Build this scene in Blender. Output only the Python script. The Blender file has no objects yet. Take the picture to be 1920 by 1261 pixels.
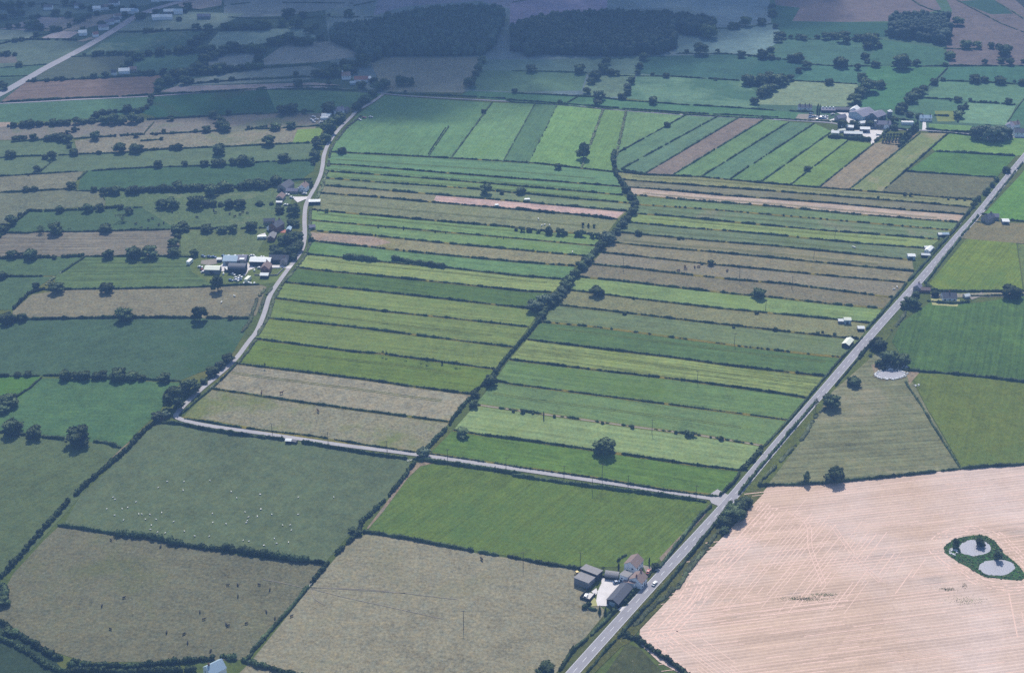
import bpy, bmesh, math, random
import numpy as np
from mathutils import Vector, Matrix

# ---------------------------------------------------------------- camera, light, air settings
SC = bpy.context.scene
COL = SC.collection
H, PITCH, F = 480.0, math.radians(29.0), 2667.0
cam_d = bpy.data.cameras.new('camera'); cam = bpy.data.objects.new('camera', cam_d); COL.objects.link(cam)
cam.location = (0, 0, H); cam.rotation_euler = (math.pi/2 - PITCH, 0, 0)
cam_d.sensor_width = 36; cam_d.lens = F*36/1920; cam_d.clip_start = 1; cam_d.clip_end = 20000
SC.camera = cam
SUN_EL = 51.0
world = bpy.data.worlds.new('World'); SC.world = world; world.use_nodes = True
wn = world.node_tree.nodes; wl = world.node_tree.links
sky = wn.new('ShaderNodeTexSky'); sky.sky_type = 'NISHITA'; sky.sun_disc = False
sky.sun_elevation = math.radians(SUN_EL); sky.sun_rotation = 0.0
bg = next(n for n in wn if n.type == 'BACKGROUND'); bg.inputs['Strength'].default_value = 0.11
wl.new(sky.outputs[0], bg.inputs[0])
sd = bpy.data.lights.new('sun', 'SUN'); sun = bpy.data.objects.new('sun', sd); COL.objects.link(sun)
sd.energy = 4.0; sd.angle = math.radians(0.5); sd.color = (1.0, 0.95, 0.87)
sun.rotation_euler = (math.radians(SUN_EL - 90), 0, 0); sun.location = (0, 400, 700)
SC.view_settings.view_transform = 'Standard'; SC.view_settings.look = 'None'
SC.view_settings.exposure = 0.45; SC.view_settings.gamma = 1.0
SC.cycles.max_bounces = 4; SC.cycles.diffuse_bounces = 2; SC.cycles.glossy_bounces = 2
SC.cycles.transmission_bounces = 2; SC.cycles.volume_bounces = 1; SC.cycles.transparent_max_bounces = 24
SC.cycles.use_denoising = False
SC.render.filter_size = 1.5
HAZE_K = 0.00020                                    # scattering per metre
AIR = (0.23, 0.34, 0.68); GAIN = (1.20, 1.37, 1.27); SHADE = (0.37, 0.48, 0.44); AIR_S = (0.115, 0.195, 0.62) # used only to turn seen colours into base colours

# ---------------------------------------------------------------- helpers
rng = np.random.default_rng(7); random.seed(7)
CP, SP = math.cos(PITCH), math.sin(PITCH)
def P(x, y, z=0.0):
    u = (x-960)/F; v = (y-630.5)/F
    t = (H - z)/(SP + v*CP)
    return Vector((u*t, (CP - v*SP)*t, z))
def depth(y): return H/(SP + (y-630.5)/F*CP)
def ppm(y): return F/depth(y)                         # pixels per metre at a ground row
CR = dict(A=(0,0), B=(480,0), C=(960,0), D=(1420,0), E=(0,310), F=(480,310), G=(960,310), H=(1420,310),
          I=(0,620), J=(480,620), K=(960,620), L=(1420,620), M=(0,940), N=(480,940), O=(960,940), Q=(1420,940))
ZS = 3.84
def zz(c, pts):
    x0, y0 = CR[c]
    return [(x0 + p[0]/ZS, y0 + p[1]/ZS) for p in pts]
def lin(c):
    c = c/255.0
    return c/12.92 if c <= 0.04045 else ((c+0.055)/1.055)**2.4
def base_colour(rgb, y, shade=False):
    """seen sRGB colour at row y -> a surface base colour (takes out the air and the light level)"""
    p = P(960, y); d = math.sqrt(p.y**2 + H*H); T = math.exp(-HAZE_K*d)
    g = [GAIN[i]*(SHADE[i] if shade else 1.0) for i in range(3)]
    lo = (0.03, 0.035, 0.024)
    return [min(0.75, max(lo[i], (lin(rgb[i]) - (1-T)*(AIR_S[i] if shade else AIR[i]))/(T*g[i]))) for i in range(3)]
ORD = ['', 'first','second','third','fourth','fifth','sixth','seventh','eighth','ninth','tenth','eleventh','twelfth','thirteenth',
       'fourteenth','fifteenth','sixteenth','seventeenth','eighteenth','nineteenth','twentieth']
def ordinal(n):
    if n <= 20: return ORD[n]
    t = {2:'twenty',3:'thirty',4:'forty',5:'fifty',6:'sixty',7:'seventy'}[n//10]
    return t + ('-' + ORD[n % 10] if n % 10 else 'th')
def tag(o, label=None, cat=None, group=None, kind=None):
    if label: o['label'] = label
    if cat: o['category'] = cat
    if group: o['group'] = group
    if kind: o['kind'] = kind
    return o
def empty(name, loc, rz=0.0):
    o = bpy.data.objects.new(name, None); COL.objects.link(o); o.location = loc; o.rotation_euler = (0, 0, rz)
    o.empty_display_size = 1.0
    return o
def link(name, me, parent=None, loc=None):
    o = bpy.data.objects.new(name, me); COL.objects.link(o)
    if parent: o.parent = parent
    if loc is not None: o.location = loc
    return o
def mesh_np(name, V, Q, mat=None, smooth=False, mats=None, midx=None):
    """verts (n,3) and faces (m,4) or (m,3) arrays -> mesh"""
    V = np.asarray(V, np.float32); Q = np.asarray(Q, np.int32); m, k = Q.shape
    me = bpy.data.meshes.new(name)
    me.vertices.add(len(V)); me.vertices.foreach_set('co', V.ravel())
    me.loops.add(m*k); me.loops.foreach_set('vertex_index', Q.ravel())
    me.polygons.add(m); me.polygons.foreach_set('loop_start', np.arange(0, m*k, k, dtype=np.int32))
    try: me.polygons.foreach_set('loop_total', np.full(m, k, np.int32))
    except Exception: pass
    for mm in (mats or ([mat] if mat else [])): me.materials.append(mm)
    if midx is not None: me.polygons.foreach_set('material_index', np.asarray(midx, np.int32))
    me.update(calc_edges=True); me.validate()
    if smooth: me.polygons.foreach_set('use_smooth', np.ones(len(me.polygons), bool))
    return me
class MB:
    """collects simple solids, then makes ONE mesh"""
    def __init__(s): s.v = []; s.f = []
    def add(s, vs, fs):
        n = len(s.v); s.v += [tuple(v) for v in vs]; s.f += [tuple(n+i for i in f) for f in fs]; return s
    def box(s, c, d, rz=0.0, top=1.0):
        x, y, z = d[0]/2, d[1]/2, d[2]/2
        vs = [(-x,-y,-z),(x,-y,-z),(x,y,-z),(-x,y,-z),(-x*top,-y*top,z),(x*top,-y*top,z),(x*top,y*top,z),(-x*top,y*top,z)]
        cr, sr = math.cos(rz), math.sin(rz)
        vs = [(c[0]+a*cr-b*sr, c[1]+a*sr+b*cr, c[2]+e) for a, b, e in vs]
        return s.add(vs, [(0,3,2,1),(4,5,6,7),(0,1,5,4),(1,2,6,5),(2,3,7,6),(3,0,4,7)])
    def tube(s, a, b, r0, r1=None, n=8):
        r1 = r0 if r1 is None else r1
        a, b = Vector(a), Vector(b); d = (b-a).normalized()
        u = d.orthogonal().normalized(); w = d.cross(u)
        vs = [a + (u*math.cos(t)+w*math.sin(t))*r0 for t in [2*math.pi*i/n for i in range(n)]]
        vs += [b + (u*math.cos(t)+w*math.sin(t))*r1 for t in [2*math.pi*i/n for i in range(n)]]
        fs = [(i, (i+1) % n, n+(i+1) % n, n+i) for i in range(n)] + [tuple(range(n))[::-1], tuple(range(n, 2*n))]
        return s.add(vs, fs)
    def prism(s, prof, y0, y1):
        """profile [(x,z)] run along y"""
        n = len(prof)
        vs = [(x, y0, z) for x, z in prof] + [(x, y1, z) for x, z in prof]
        fs = [(i, n+i, n+(i+1) % n, (i+1) % n) for i in range(n)] + [tuple(range(n)), tuple(range(n, 2*n))[::-1]]
        return s.add(vs, fs)
    def mesh(s, name, mat):
        me = bpy.data.meshes.new(name); me.from_pydata(s.v, [], s.f); me.materials.append(mat)
        bm = bmesh.new(); bm.from_mesh(me); bmesh.ops.recalc_face_normals(bm, faces=bm.faces); bm.to_mesh(me); bm.free()
        me.update(); return me
    def build(s, name, mat, parent=None, loc=None): return link(name, s.mesh(name, mat), parent, loc)

# ---------------------------------------------------------------- materials
def new_mat(name, rough=0.9, spec=0.1):
    m = bpy.data.materials.new(name); m.use_nodes = True
    b = next(n for n in m.node_tree.nodes if n.type == 'BSDF_PRINCIPLED')
    b.inputs['Roughness'].default_value = rough
    b.inputs['Specular IOR Level'].default_value = spec
    return m, m.node_tree.nodes, m.node_tree.links, b
def node(ns, t, **kw):
    n = ns.new(t)
    for k, v in kw.items(): setattr(n, k, v)
    return n
def mathn(ns, ls, op, a, b=None, c=None, clamp=False):
    n = ns.new('ShaderNodeMath'); n.operation = op; n.use_clamp = clamp
    for i, q in enumerate((a, b, c)):
        if q is None: continue
        if isinstance(q, (int, float)): n.inputs[i].default_value = q
        else: ls.new(q, n.inputs[i])
    return n.outputs[0]
def noise(ns, ls, vec, scale, detail=3, rough=0.6, dist=0.0):
    n = ns.new('ShaderNodeTexNoise'); n.inputs['Scale'].default_value = scale; n.inputs['Detail'].default_value = detail
    n.inputs['Roughness'].default_value = rough; n.inputs['Distortion'].default_value = dist
    ls.new(vec, n.inputs['Vector']); return n.outputs[0]
def mixc(ns, ls, fac, a, b, mode='MIX'):
    n = ns.new('ShaderNodeMix'); n.data_type = 'RGBA'; n.blend_type = mode; n.clamp_factor = True
    for s, q in ((0, fac), (6, a), (7, b)):
        if isinstance(q, (int, float)): n.inputs[s].default_value = q
        elif isinstance(q, (tuple, list)): n.inputs[s].default_value = (*q[:3], 1)
        else: ls.new(q, n.inputs[s])
    return n.outputs[2]
def maprange(ns, ls, v, a, b, c=0.0, d=1.0):
    n = ns.new('ShaderNodeMapRange'); n.inputs[1].default_value = a; n.inputs[2].default_value = b
    n.inputs[3].default_value = c; n.inputs[4].default_value = d; ls.new(v, n.inputs[0]); return n.outputs[0]
def attr(ns, name):
    n = ns.new('ShaderNodeAttribute'); n.attribute_type = 'OBJECT'; n.attribute_name = name; return n
def streak_coords(ns, ls, ang, along, across):
    """world position turned by the object's own row angle and stretched along the rows"""
    g = ns.new('ShaderNodeNewGeometry'); s = ns.new('ShaderNodeSeparateXYZ'); ls.new(g.outputs['Position'], s.inputs[0])
    ca = mathn(ns, ls, 'COSINE', ang); sa = mathn(ns, ls, 'SINE', ang)
    u = mathn(ns, ls, 'ADD', mathn(ns, ls, 'MULTIPLY', s.outputs[0], ca), mathn(ns, ls, 'MULTIPLY', s.outputs[1], sa))
    v = mathn(ns, ls, 'SUBTRACT', mathn(ns, ls, 'MULTIPLY', s.outputs[1], ca), mathn(ns, ls, 'MULTIPLY', s.outputs[0], sa))
    c = ns.new('ShaderNodeCombineXYZ')
    ls.new(mathn(ns, ls, 'MULTIPLY', u, along), c.inputs[0]); ls.new(mathn(ns, ls, 'MULTIPLY', v, across), c.inputs[1])
    return c.outputs[0], g.outputs['Position'], u, v
def field_material(name, fine=0.55, big=0.6, streak=0.35, across=0.55, tuft=0.0):
    m, ns, ls, b = new_mat(name, 0.95, 0.05)
    col = attr(ns, 'grass_colour').outputs['Vector']; alt = attr(ns, 'patch_colour').outputs['Vector']
    pa = attr(ns, 'patch').outputs['Fac']; st = attr(ns, 'streak').outputs['Fac']
    ang = attr(ns, 'rows').outputs['Fac']; sh = attr(ns, 'shift').outputs['Fac']
    sv, pos0, u, v = streak_coords(ns, ls, ang, 0.012, across)
    off = ns.new('ShaderNodeVectorMath'); off.operation = 'ADD'; ls.new(pos0, off.inputs[0])
    cb = ns.new('ShaderNodeCombineXYZ'); ls.new(sh, cb.inputs[2]); ls.new(cb.outputs[0], off.inputs[1]); pos = off.outputs[0]
    n_big = noise(ns, ls, pos, 0.016, 4, 0.6, 0.6)
    n_mid = noise(ns, ls, pos, 0.11, 4, 0.65)
    n_fine = noise(ns, ls, pos, 0.55, 5, 0.75)
    n_st = noise(ns, ls, sv, 1.0, 3, 0.7)
    val = mathn(ns, ls, 'ADD', 1.0, mathn(ns, ls, 'MULTIPLY', mathn(ns, ls, 'SUBTRACT', n_big, 0.5), big))
    val = mathn(ns, ls, 'ADD', val, mathn(ns, ls, 'MULTIPLY', mathn(ns, ls, 'SUBTRACT', n_mid, 0.5), 0.75))
    val = mathn(ns, ls, 'ADD', val, mathn(ns, ls, 'MULTIPLY', mathn(ns, ls, 'SUBTRACT', n_fine, 0.5), fine*2.7))
    val = mathn(ns, ls, 'ADD', val, mathn(ns, ls, 'MULTIPLY', mathn(ns, ls, 'SUBTRACT', n_st, 0.5), mathn(ns, ls, 'MULTIPLY', st, 1.8*streak/0.35)))
    # patches of the second colour, with ragged edges
    pm = mathn(ns, ls, 'ADD', mathn(ns, ls, 'MULTIPLY', n_big, 0.75), mathn(ns, ls, 'MULTIPLY', n_mid, 0.25))
    fac = maprange(ns, ls, mathn(ns, ls, 'ADD', pm, mathn(ns, ls, 'MULTIPLY', mathn(ns, ls, 'SUBTRACT', pa, 0.5), 0.5)), 0.46, 0.58)
    fac = mathn(ns, ls, 'MULTIPLY', fac, mathn(ns, ls, 'MINIMUM', mathn(ns, ls, 'MULTIPLY', pa, 4.0), 1.0))
    c = mixc(ns, ls, fac, col, alt)
    sc = ns.new('ShaderNodeVectorMath'); sc.operation = 'SCALE'; ls.new(c, sc.inputs[0]); ls.new(val, sc.inputs[3])
    out = sc.outputs[0]
    # dry, yellower tufts among the green
    n_dry = noise(ns, ls, pos, 0.21, 5, 0.75)
    tint = ns.new('ShaderNodeCombineXYZ')
    for i, a in enumerate((0.75, 0.25, -0.35)):
        ls.new(mathn(ns, ls, 'ADD', 1.0, mathn(ns, ls, 'MULTIPLY', mathn(ns, ls, 'SUBTRACT', n_dry, 0.5), a)), tint.inputs[i])
    mu = ns.new('ShaderNodeVectorMath'); mu.operation = 'MULTIPLY'; ls.new(out, mu.inputs[0]); ls.new(tint.outputs[0], mu.inputs[1]); out = mu.outputs[0]
    if tuft:
        t = maprange(ns, ls, noise(ns, ls, pos, 0.9, 2, 0.5), 0.68, 0.74)
        out = mixc(ns, ls, mathn(ns, ls, 'MULTIPLY', t, tuft), out, (0.32, 0.29, 0.21))
    ls.new(out, b.inputs['Base Color'])
    return m
M = {}
M['grass'] = field_material('meadow_grass')
M['rough'] = field_material('rough_pasture', fine=0.8, big=0.6, streak=0.25, tuft=0.5)
M['crop'] = field_material('mown_crop', fine=0.5, big=0.55, streak=0.75, across=0.35)
def stubble_material():
    m, ns, ls, b = new_mat('cut_stubble', 0.95, 0.05)
    col = attr(ns, 'grass_colour').outputs['Vector']
    vals = []
    for ang, per, w in ((0.175, 0.40, 0.55), (0.175, 0.09, 0.45), (0.96, 0.30, 0.55)):
        sv, pos, u, v = streak_coords(ns, ls, ang, 0.006, per*1.6)
        n = noise(ns, ls, sv, 1.0, 2, 0.6)
        vals.append((mathn(ns, ls, 'SUBTRACT', n, 0.5), w, u, v))
    g = ns.new('ShaderNodeNewGeometry'); pos = g.outputs['Position']
    nb = noise(ns, ls, pos, 0.011, 3, 0.55, 0.8); nm = noise(ns, ls, pos, 0.08, 4, 0.6); nf = noise(ns, ls, pos, 0.6, 4, 0.7)
    # regular tractor lines, faint, in both directions
    def lines(ang, spacing, width):
        sv, p2, u, v = streak_coords(ns, ls, ang, 1.0, 1.0)
        vv = mathn(ns, ls, 'ADD', v, mathn(ns, ls, 'MULTIPLY', noise(ns, ls, pos, 0.010, 2, 0.5), 4.0))
        fr = mathn(ns, ls, 'FRACT', mathn(ns, ls, 'DIVIDE', vv, spacing))
        d = mathn(ns, ls, 'ABSOLUTE', mathn(ns, ls, 'SUBTRACT', fr, 0.5))
        return maprange(ns, ls, d, 0.0, width, 1.0, 0.0)
    l1 = lines(0.175, 2.3, 0.22); l2 = lines(0.96, 2.1, 0.24)
    msk = maprange(ns, ls, mathn(ns, ls, 'ADD', nb, mathn(ns, ls, 'MULTIPLY', nm, 0.2)), 0.52, 0.64)
    inv = mathn(ns, ls, 'SUBTRACT', 1.0, msk)
    val = mathn(ns, ls, 'ADD', 0.90, mathn(ns, ls, 'MULTIPLY', vals[0][0], 0.30))
    val = mathn(ns, ls, 'ADD', val, mathn(ns, ls, 'MULTIPLY', vals[1][0], 0.42))
    val = mathn(ns, ls, 'ADD', val, mathn(ns, ls, 'MULTIPLY', mathn(ns, ls, 'MULTIPLY', vals[2][0], inv), 0.12))
    val = mathn(ns, ls, 'ADD', val, mathn(ns, ls, 'MULTIPLY', mathn(ns, ls, 'MULTIPLY', l2, inv), 0.0))
    val = mathn(ns, ls, 'ADD', val, mathn(ns, ls, 'MULTIPLY', l1, 0.20))
    val = mathn(ns, ls, 'ADD', val, mathn(ns, ls, 'MULTIPLY', mathn(ns, ls, 'SUBTRACT', nf, 0.5), 0.45))
    val = mathn(ns, ls, 'ADD', val, mathn(ns, ls, 'MULTIPLY', mathn(ns, ls, 'SUBTRACT', nm, 0.5), 0.3))
    weed = maprange(ns, ls, noise(ns, ls, streak_coords(ns, ls, 0.25, 0.018, 0.05)[0], 1.0, 3, 0.6), 0.62, 0.74)
    pale = maprange(ns, ls, mathn(ns, ls, 'ADD', nb, mathn(ns, ls, 'MULTIPLY', l1, 0.03)), 0.42, 0.62)
    c = mixc(ns, ls, mathn(ns, ls, 'MULTIPLY', pale, 0.55), col, (0.62, 0.50, 0.45))
    c = mixc(ns, ls, mathn(ns, ls, 'MULTIPLY', weed, 0.6), c, (0.30, 0.26, 0.23))
    sc = ns.new('ShaderNodeVectorMath'); sc.operation = 'SCALE'; ls.new(c, sc.inputs[0]); ls.new(val, sc.inputs[3])
    ls.new(sc.outputs[0], b.inputs['Base Color']); return m
M['stubble'] = stubble_material()
def simple(name, c, rough=0.85, spec=0.2, var=0.25, scale=0.6, metal=0.0, stretch=None):
    m, ns, ls, b = new_mat(name, rough, spec)
    g = ns.new('ShaderNodeNewGeometry')
    n = noise(ns, ls, g.outputs['Position'], scale, 4, 0.65)
    k = mathn(ns, ls, 'ADD', 1.0, mathn(ns, ls, 'MULTIPLY', mathn(ns, ls, 'SUBTRACT', n, 0.5), var*2))
    sc = ns.new('ShaderNodeVectorMath'); sc.operation = 'SCALE'; sc.inputs[0].default_value = c; ls.new(k, sc.inputs[3])
    ls.new(sc.outputs[0], b.inputs['Base Color']); b.inputs['Metallic'].default_value = metal
    return m
def foliage(name, c, c2, scale=0.45):
    m, ns, ls, b = new_mat(name, 0.85, 0.15)
    g = ns.new('ShaderNodeNewGeometry'); oi = ns.new('ShaderNodeObjectInfo')
    n = noise(ns, ls, g.outputs['Position'], scale, 4, 0.7)
    f = maprange(ns, ls, n, 0.32, 0.68)
    cc = mixc(ns, ls, f, c, c2)
    slow = noise(ns, ls, g.outputs['Position'], 0.07, 2, 0.5)
    k = mathn(ns, ls, 'ADD', 0.60, mathn(ns, ls, 'MULTIPLY', oi.outputs['Random'], 0.75))
    k = mathn(ns, ls, 'MULTIPLY', k, maprange(ns, ls, slow, 0.3, 0.7, 0.6, 1.4))
    sc = ns.new('ShaderNodeVectorMath'); sc.operation = 'SCALE'; ls.new(cc, sc.inputs[0]); ls.new(k, sc.inputs[3])
    ls.new(sc.outputs[0], b.inputs['Base Color'])
    return m
M['leaf'] = foliage('oak_leaves', (0.027, 0.044, 0.020), (0.115, 0.155, 0.066))  # paler second tone puts the crowns' lit highlights into the leaf colour
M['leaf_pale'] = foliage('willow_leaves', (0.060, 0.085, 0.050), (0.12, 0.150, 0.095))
M['hedge'] = foliage('hedge_leaves', (0.027, 0.046, 0.021), (0.085, 0.120, 0.052), 0.35)
M['scrub'] = foliage('verge_scrub', (0.06, 0.085, 0.035), (0.13, 0.145, 0.075), 0.25)
M['reed'] = foliage('reeds_leaves', (0.09, 0.15, 0.05), (0.20, 0.26, 0.09), 0.3)
M['wood'] = foliage('woodland_leaves', (0.030, 0.050, 0.038), (0.065, 0.095, 0.070), 0.25)
M['bark'] = simple('bark', (0.09, 0.075, 0.06))
M['asphalt'] = simple('main_road_asphalt', (0.27, 0.26, 0.28), 0.85, 0.2, 0.18, 0.12)
M['lane'] = simple('lane_tarmac', (0.35, 0.33, 0.335), 0.85, 0.2, 0.22, 0.1)
M['straw'] = simple('pale_straw_rows', tuple(base_colour((222, 204, 190), 1050)), 0.95, 0.05, 0.3, 0.5)
M['paint'] = simple('road_paint', (0.75, 0.75, 0.74), 0.7, 0.2, 0.15, 1.5)
M['yard'] = simple('yard_concrete', (0.62, 0.58, 0.56), 0.9, 0.1, 0.22, 0.25)
M['dirt'] = simple('bare_earth', (0.25, 0.22, 0.18), 0.95, 0.05, 0.35, 0.3)
M['white_wall'] = simple('white_render', (0.84, 0.84, 0.86), 0.85, 0.1, 0.08)
M['brick'] = simple('red_brick', (0.22, 0.12, 0.09), 0.9, 0.1, 0.25, 2.0)
M['stone'] = simple('grey_stone', (0.30, 0.28, 0.26), 0.9, 0.1, 0.25, 1.5)
M['slate'] = simple('slate_roof', (0.085, 0.09, 0.11), 0.65, 0.3, 0.25, 1.2)
M['tile'] = simple('brown_tiles', (0.24, 0.175, 0.155), 0.85, 0.2, 0.25, 1.2)
M['red_tile'] = simple('red_tiles', (0.30, 0.14, 0.11), 0.85, 0.2, 0.25, 1.2)
M['white_tin'] = simple('white_sheet_roof', (0.80, 0.80, 0.76), 0.5, 0.3, 0.08)
M['cream_tin'] = simple('cream_sheet_roof', (0.72, 0.73, 0.60), 0.6, 0.3, 0.1)
M['grey_tin'] = simple('grey_asbestos_roof', (0.23, 0.22, 0.22), 0.85, 0.2, 0.2, 0.8)
M['blue_tin'] = simple('pale_blue_sheeting', (0.34, 0.44, 0.52), 0.6, 0.3, 0.12)
M['violet_tin'] = simple('violet_grey_roof', (0.21, 0.20, 0.25), 0.7, 0.3, 0.25, 0.25)
M['dark_wall'] = simple('dark_boarding', (0.045, 0.047, 0.055), 0.85, 0.1, 0.3)
M['grey_wall'] = simple('grey_block_wall', (0.20, 0.21, 0.23), 0.9, 0.1, 0.2)
M['glass'] = simple('window_glass', (0.03, 0.035, 0.045), 0.1, 0.5, 0.1)
M['timber'] = simple('pole_timber', (0.10, 0.085, 0.07))
M['metal'] = simple('galvanised_metal', (0.45, 0.46, 0.47), 0.4, 0.5, 0.1, 1.0, 0.3)
M['rubber'] = simple('black_rubber', (0.02, 0.02, 0.02), 0.8)
M['car_white'] = simple('white_car_paint', (0.78, 0.78, 0.78), 0.25, 0.5, 0.03)
M['car_blue'] = simple('blue_car_paint', (0.10, 0.17, 0.30), 0.3, 0.5, 0.05)
M['car_red'] = simple('red_car_paint', (0.32, 0.06, 0.05), 0.3, 0.5, 0.05)
M['digger'] = simple('yellow_digger_paint', (0.60, 0.42, 0.10), 0.45, 0.4, 0.1)
M['wool'] = simple('white_wool', (0.74, 0.71, 0.64), 0.95, 0.05, 0.1, 3.0)
M['hide'] = simple('black_hide', (0.022, 0.02, 0.019), 0.7, 0.2, 0.4, 2.0)
M['brown_hide'] = simple('brown_hide', (0.10, 0.055, 0.035), 0.8, 0.15, 0.3, 2.0)
M['chalk'] = simple('white_rubble', (0.72, 0.71, 0.70), 0.9, 0.1, 0.2, 1.0)
M['terracotta'] = simple('terracotta_paving', (0.40, 0.17, 0.12), 0.9, 0.1, 0.2)
M['lawn_gold'] = simple('pale_lawn', (0.34, 0.33, 0.14), 0.95, 0.05, 0.15)
def water_material():
    m, ns, ls, b = new_mat('pond_water', 0.30, 0.8)
    b.inputs['Base Color'].default_value = (0.30, 0.295, 0.33, 1)  # lavender-grey base: the reflected sky is put into the water's colour
    g = ns.new('ShaderNodeNewGeometry'); bp = ns.new('ShaderNodeBump'); bp.inputs['Strength'].default_value = 0.35; bp.inputs['Distance'].default_value = 0.25
    ls.new(noise(ns, ls, g.outputs['Position'], 1.3, 3, 0.6), bp.inputs['Height']); ls.new(bp.outputs[0], b.inputs['Normal'])
    return m
M['water'] = water_material()
# ---------------------------------------------------------------- ground sheet
def sheet(name, pts, z, mat, kind='structure'):
    me = bpy.data.meshes.new(name)
    vs = [(p.x, p.y, z) for p in pts]
    a = sum(vs[i][0]*vs[(i+1) % len(vs)][1] - vs[(i+1) % len(vs)][0]*vs[i][1] for i in range(len(vs)))
    if a < 0: vs.reverse()
    me.from_pydata(vs, [], [tuple(range(len(vs)))]); me.materials.append(mat); me.update()
    o = link(name, me); o['kind'] = kind; return o
NF = [0]; CAL = []
def paint(o, rgb, y, alt=None, patch=0.0, streak=0.3, rows=0.0, shade=False):
    o['grass_colour'] = base_colour(rgb, y, shade)
    o['patch_colour'] = base_colour(alt or [c*0.9 for c in rgb], y, shade)
    o['patch'] = float(patch); o['streak'] = float(streak); o['rows'] = float(rows); o['shift'] = random.uniform(0, 400)
def field(pts, rgb, style='grass', alt=None, patch=0.0, streak=0.3, rows=None, shade=False, yc=None, name='field', adj=None):
    adj = adj or ((-8, 3, 20) if shade else (-4, 6, 16))
    def tone(c):
        c = [a+k for a, k in zip(c, adj)]
        if c[0] > c[1]-10 and style != 'stubble': c[0] -= min(8, c[0]-c[1]+10)*0.8     # dry grass reads grey-green, not brown
        m = 0.3*c[0]+0.55*c[1]+0.15*c[2]
        k = 0.58 if adj[0] == 8 else 0.66
        return [m+k*(a-m)-(3 if adj[0] == 8 else 0) for a in c]
    rgb = tone(rgb); alt = tone(alt) if alt else None
    g = [P(*p) for p in pts]
    if rows is None:
        e = g[1] - g[0]; rows = math.atan2(e.y, e.x)
    NF[0] += 1
    o = sheet(name, g, 0.02 + 0.0012*NF[0], M[style])
    ys = [min(max(p[1], 0), 1261) for p in pts]
    paint(o, rgb, yc or sum(ys)/len(ys), alt, patch, streak, rows, shade)
    CAL.append((pts, [float(c) for c in rgb], yc or sum(ys)/len(ys), shade, list(o['grass_colour']), patch, style))
    return o
def smooth_line(g, n=6):
    """Catmull-Rom through ground points"""
    if len(g) < 3: return g
    out = []
    for i in range(len(g)-1):
        p0 = g[max(i-1, 0)]; p1 = g[i]; p2 = g[i+1]; p3 = g[min(i+2, len(g)-1)]
        for k in range(n):
            t = k/n
            out.append(0.5*((2*p1) + (p2-p0)*t + (2*p0-5*p1+4*p2-p3)*t*t + (3*p1-p0-3*p2+p3)*t**3))
    out.append(g[-1]); return out
def ribbon(name, g, w, z, mat, kind='structure', off=0.0):
    n = len(g); V = []
    for i in range(n):
        t = (g[min(i+1, n-1)] - g[max(i-1, 0)]); t.z = 0; t.normalize(); nn = Vector((-t.y, t.x, 0))
        for s in (1, -1):
            q = g[i] + nn*(off + s*w/2); V.append((q.x, q.y, z))
    Q = [(2*i+1, 2*i+3, 2*i+2, 2*i) for i in range(n-1)]
    o = link(name, mesh_np(name, V, Q, mat)); 
    if kind: o['kind'] = kind
    return o
gs = sheet('ground', [Vector((-4000, -600, 0)), Vector((4000, -600, 0)), Vector((4000, 6000, 0)), Vector((-4000, 6000, 0))], 0.0, M['grass'])
paint(gs, (94, 114, 98), 700, (102, 114, 98), 0.4, 0.2)

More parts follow.
